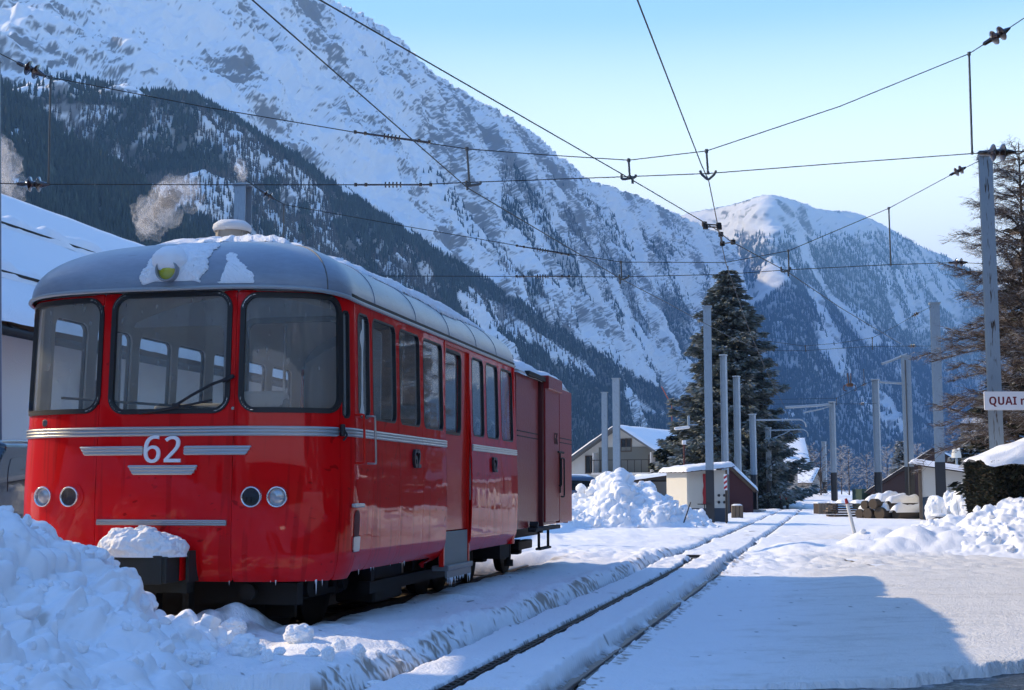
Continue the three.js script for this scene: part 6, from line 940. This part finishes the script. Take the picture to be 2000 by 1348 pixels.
{ const blob = (label, px, py, D, w, h, seed) => { const t = thing('snowy_shrub', label, 'shrub', mg(px, D), 0, -D), g = new THREE.IcosahedronGeometry(1, 24); g.deleteAttribute('normal'); g.deleteAttribute('uv'); const p = g.attributes.position; for (let i = 0; i < p.count; i++) { const v = V(p.getX(i), p.getY(i), p.getZ(i)), k = 0.85 + 0.35 * (lumps(v.x * 1.2 + seed, v.y * 1.2, v.z * 1.2) - 0.4) + 0.2 * fbm(v.x * 2, v.y * 2, v.z * 2 + seed, 3); p.setXYZ(i, v.x * k * w / 2, Math.max(0, v.y * k * h * 0.55 + h * 0.42), v.z * k * w / 2); } const gg = mergeVertices(g); gg.computeVertexNormals(); mesh('snow_cover', gg, snowPlain, t); const R = rng(seed), st = []; for (let i = 0; i < 40; i++) { const a = R() * 6.28, r = w * 0.5 * R(); st.push(rod(V(Math.cos(a) * r, 0, Math.sin(a) * r), V(Math.cos(a) * r * 1.25, h * (0.3 + 0.5 * R()), Math.sin(a) * r * 1.2), 0.008, 0.004, 3, false)); } const s = mesh('stems', st, M.darkwood, t); s.userData.kind = 'stuff'; };
  blob('snow-buried shrub left of the tall mast before the white shed', 1822, 0, 46, 0.75, 1.0, 201); blob('snow-buried shrub right of the tall mast', 1852, 0, 46.5, 0.85, 1.1, 203); blob('largest snow-buried shrub beside the hedge', 1885, 0, 45, 1.1, 1.45, 205);
  const c = gp(1833, 1024), t = thing('board_heap', 'few old boards under snow in front of the white shed', 'boards', c.x, 0, c.z, 0.5); for (let i = 0; i < 4; i++) mesh('board', rbox(0.62, 0.04, 0.14, 0, 0.05 + i * 0.045, 0.1 - i * 0.05, 0.005, 0, i * 0.12, 0.12), M.wood, t); mesh('snow_cap', put(lathe([[0, 0.14], [0.15, 0.13], [0.26, 0.07], [0.28, 0], [0, 0]], 20), 0.05, 0.22, 0), snowPlain, t); }
{ const t = thing('container', 'dark green container beside the brown barn', 'container', mg(1700, 71), 0, -72); mesh('body', rbox(1.15, 1.1, 2, 0, 0.6, 0, 0.02), mat([0.018, 0.045, 0.035], 0.7), t); for (let i = 0; i < 6; i++) mesh('rib', box(0.03, 1.0, 0.03, -0.45 + i * 0.18, 0.6, 1.01), mat([0.018, 0.045, 0.035], 0.7), t); }
{ const p = at(1868, 884, 60), t = thing('street_lamp', 'lit-looking white street lamp head above the white shed roof', 'street lamp', p.x, 0, p.z); mesh('post', cyl(0.05, 0.07, p.y, 0, p.y / 2, 0, 10), mastMat, t); const lm = mesh('lamp_shade', put(new THREE.CylinderGeometry(0.20, 0.30, 0.36, 4), 0, p.y, 0, 0.25, 0.5, 0.25), mat([0.85, 0.82, 0.72], 0.5), t); }
{ const p = at(1336, 868, 70), t = thing('signal_lantern', 'white lantern box on a thin dark red post by the short spruce', 'signal', p.x, 0, p.z); mesh('post', cyl(0.05, 0.05, p.y, 0, p.y / 2, 0, 8), mat([0.08, 0.02, 0.02], 0.7), t); mesh('lantern', rbox(0.20, 0.22, 0.2, 0, p.y + 0.1, 0, 0.02), signWhite, t); }
{ const p = at(1332, 836, 43), t = thing('mast_lamp', 'white tube lamp on a bracket at the hut mast', 'lamp', p.x, p.y, p.z); mesh('tube', put(new THREE.CapsuleGeometry(0.05, 0.42, 6, 14), 0, 0, 0, 0, 0, Math.PI / 2 + 0.12), mat([0.80, 0.79, 0.76], 0.5), t); mesh('bracket', [rod(V(0.2, 0.03, 0), V(0.22, 0.36, 0), 0.03), rod(V(0.22, 0.1, 0), V(0.5, 0.1, 0.1), 0.02), rbox(0.08, 0.3, 0.08, 0.22, 0.25, 0, 0.02)], mastMat, t); }
{ const p = at(1427, 919, 72), t = thing('yellow_sign', 'small yellow sign before the beige house', 'sign', p.x, 0, p.z); mesh('plate', rbox(0.36, 0.36, 0.03, 0, p.y, 0, 0.02), mat([0.62, 0.48, 0.01], 0.6), t); mesh('post', cyl(0.03, 0.03, p.y, 0, p.y / 2, -0.04, 8), M.under, t); }
{ const a = at(1292, 755, 140), b = at(1312, 792, 140), t = thing('crane_jib', 'thin orange crane jib beside the big spruce', 'crane', b.x, 0, b.z); mesh('jib', rod(b.clone().sub(V(b.x, 0, b.z)), a.clone().sub(V(b.x, 0, b.z)), 0.05, 0.04, 6), mat([0.45, 0.10, 0.03], 0.7), t); mesh('tower', rod(V(0, 0, 0), V(0, b.y, 0), 0.03), mat([0.45, 0.10, 0.03], 0.7), t); }
// ------------------------------------------------------------------ cars
function car(label, x, z, turn, { paint, snow = 0, scale = 1, group } = {}) {
  const c = thing('parked_car', label, 'car', x, 0, z, turn, group);
  const prof = [[-2.15, 0.35], [-2.2, 0.75], [-2.12, 1.02], [-1.72, 1.58], [-1.45, 1.66], [0.35, 1.66], [0.7, 1.58], [1.35, 1.08], [2.1, 0.95], [2.22, 0.7], [2.18, 0.35]];
  const sh = new THREE.Shape(); sh.moveTo(...prof[0]); sh.splineThru(prof.slice(1).map((p) => new THREE.Vector2(...p)));
  mesh('body', put(new THREE.ExtrudeGeometry(sh, { depth: 1.50, bevelEnabled: true, bevelThickness: 0.14, bevelSize: 0.07, bevelSegments: 4, curveSegments: 16 }), 0, 0, -0.75), paint, c);
  const side = new THREE.Shape(); side.moveTo(-1.62, 1.08); side.splineThru([[-1.60, 1.42], [-1.35, 1.53], [0.2, 1.53], [0.62, 1.42], [1.05, 1.10]].map((p) => new THREE.Vector2(...p))); side.lineTo(-1.62, 1.08);
  for (const s of [-1, 1]) { mesh('side_window', put(new THREE.ExtrudeGeometry(side, { depth: 0.012, bevelEnabled: false }), 0, 0, s > 0 ? 0.885 : -0.897), phys([0.015, 0.02, 0.025], 0.04, { clearcoat: 1 }), c); mesh('window_pillar', box(0.05, 0.42, 0.014, -0.62, 1.30, s * 0.90), M.black, c); mesh('roof_rail', tube([V(-1.6, 1.66, s * 0.66), V(-1.4, 1.74, s * 0.66), V(-0.2, 1.77, s * 0.66), V(0.3, 1.74, s * 0.66), V(0.5, 1.66, s * 0.66)], 0.022, 24, 6), M.alu, c); mesh('tail_lamp', rbox(0.12, 0.28, 0.10, -2.10, 0.95, s * 0.80, 0.03), mat([0.25, 0.005, 0.008], 0.25), c); }
  mesh('rear_window', put(rbox(0.03, 0.50, 1.28, 0, 0, 0, 0.01), -1.97, 1.28, 0, 0, 0, -0.62), phys([0.01, 0.012, 0.015], 0.04, { clearcoat: 1 }), c); mesh('windscreen', put(rbox(0.03, 0.62, 1.3, 0, 0, 0, 0.01), 1.03, 1.36, 0, 0, 0, 0.92), phys([0.01, 0.012, 0.015], 0.04, { clearcoat: 1 }), c);
  for (const x2 of [-1.35, 1.35]) for (const s of [-1, 1]) { const w = mesh('wheel', put(new THREE.TorusGeometry(0.25, 0.10, 10, 24), x2, 0.34, s * 0.80), M.rubber, c); mesh('rim', cyl(0.2, 0.2, 0.12, x2, 0.34, s * 0.82, 18, Math.PI / 2), M.alu, w); }
  if (snow) mesh('snow_cover', gridMesh(40, 24, (a, b) => { const x = lerp(-1.75, 0.75, a), e = Math.sqrt(Math.min(1, Math.min(a, 1 - a) * 8) * Math.min(1, Math.min(b, 1 - b) * 6)); return V(x, 1.62 + e * snow - 0.1 * (1 - e), (b - 0.5) * 1.6); }), snowPlain, c);
  return c;
}
{ const p = at(22, 960, 17.6); car('dark blue estate car parked left of the railcar, tail towards us', p.x - 0.62, p.z - 1.6, Math.PI / 2 - 0.16, { paint: phys([0.012, 0.022, 0.035], 0.25, { clearcoat: 1, clearcoatRoughness: 0.03 }) }); }
car('blue car under snow half hidden by the goods wagon end', mg(1122, 64), -64, 0.3, { paint: phys([0.02, 0.07, 0.16], 0.4, { clearcoat: 1 }), snow: 0.22 });
car('grey snow-topped car left of the switch hut', mg(1303, 66), -66, 0.1, { paint: phys([0.07, 0.08, 0.09], 0.4, { clearcoat: 1 }), snow: 0.26 });
car('snow-covered blue car in front of the beige house', mg(1464, 84), -84, 0.05, { paint: phys([0.03, 0.07, 0.13], 0.4, { clearcoat: 1 }), snow: 0.28 });
// ------------------------------------------------------------------ chimney smoke
function smoke(label, pts, seed, n, op = 0.09) {
  const R = rng(seed), o = pts[0][0].clone(), g = [], t = thing('chimney_smoke', label, 'smoke', o.x, o.y, o.z); t.userData.kind = 'stuff';
  const geo = new THREE.IcosahedronGeometry(1, 9), list = [];
  for (let i = 0; i < n; i++) { const f = Math.pow(R(), 0.8) * (pts.length - 1), k = Math.min(pts.length - 2, Math.floor(f)), q = f - k, c = pts[k][0].clone().lerp(pts[k + 1][0], q).sub(o), r = lerp(pts[k][1], pts[k + 1][1], q); const a = R() * 6.28, b = R() * 6.28, d = r * Math.sqrt(R()) * 0.75; c.add(V(Math.cos(a) * d, Math.sin(a) * d, Math.cos(b) * d)); const s = r * lerp(0.5, 0.85, R()); const p = geo.clone(), P = p.attributes.position; for (let v = 0; v < P.count; v++) { const w = V(P.getX(v), P.getY(v), P.getZ(v)), m = s * (1 + 0.9 * fbm(w.x * 1.7 + i, w.y * 1.7, w.z * 1.7, 4)); P.setXYZ(v, c.x + w.x * m, c.y + w.y * m, c.z + w.z * m); } list.push(p); }
  const m = mesh('plume', list, new THREE.MeshPhysicalMaterial({ color: lin(0.92, 0.90, 0.89), roughness: 1, transmission: 0.5, thickness: 0, specularIntensity: 0, transparent: true, opacity: op, depthWrite: false }), t); m.userData.kind = 'stuff'; m.castShadow = false;
}
smoke('pale chimney smoke drifting up right behind the railcar roof', [[at(258, 470, 60), 0.35], [at(285, 440, 60), 0.55], [at(315, 412, 60), 0.75], [at(345, 385, 60), 0.8], [at(365, 355, 60), 0.6]], 301, 42, 0.05);
smoke('chimney smoke rising above the long house roof at the left edge', [[at(28, 395, 50), 0.45], [at(14, 355, 50), 0.55], [at(2, 310, 50), 0.5], [at(-12, 280, 50), 0.5]], 303, 24, 0.055);
smoke('small wisp of smoke at the top of the mast behind the railcar', [[at(472, 345, 70), 0.25], [at(475, 335, 70), 0.35], [at(468, 322, 70), 0.3]], 305, 8, 0.06);
smoke('white chimney smoke behind the hedge, under the sign', [[at(1893, 850, 75), 0.35], [at(1905, 836, 75), 0.6], [at(1922, 826, 75), 0.6], [at(1938, 822, 75), 0.4]], 307, 20, 0.1);
renderer.render(scene, camera);
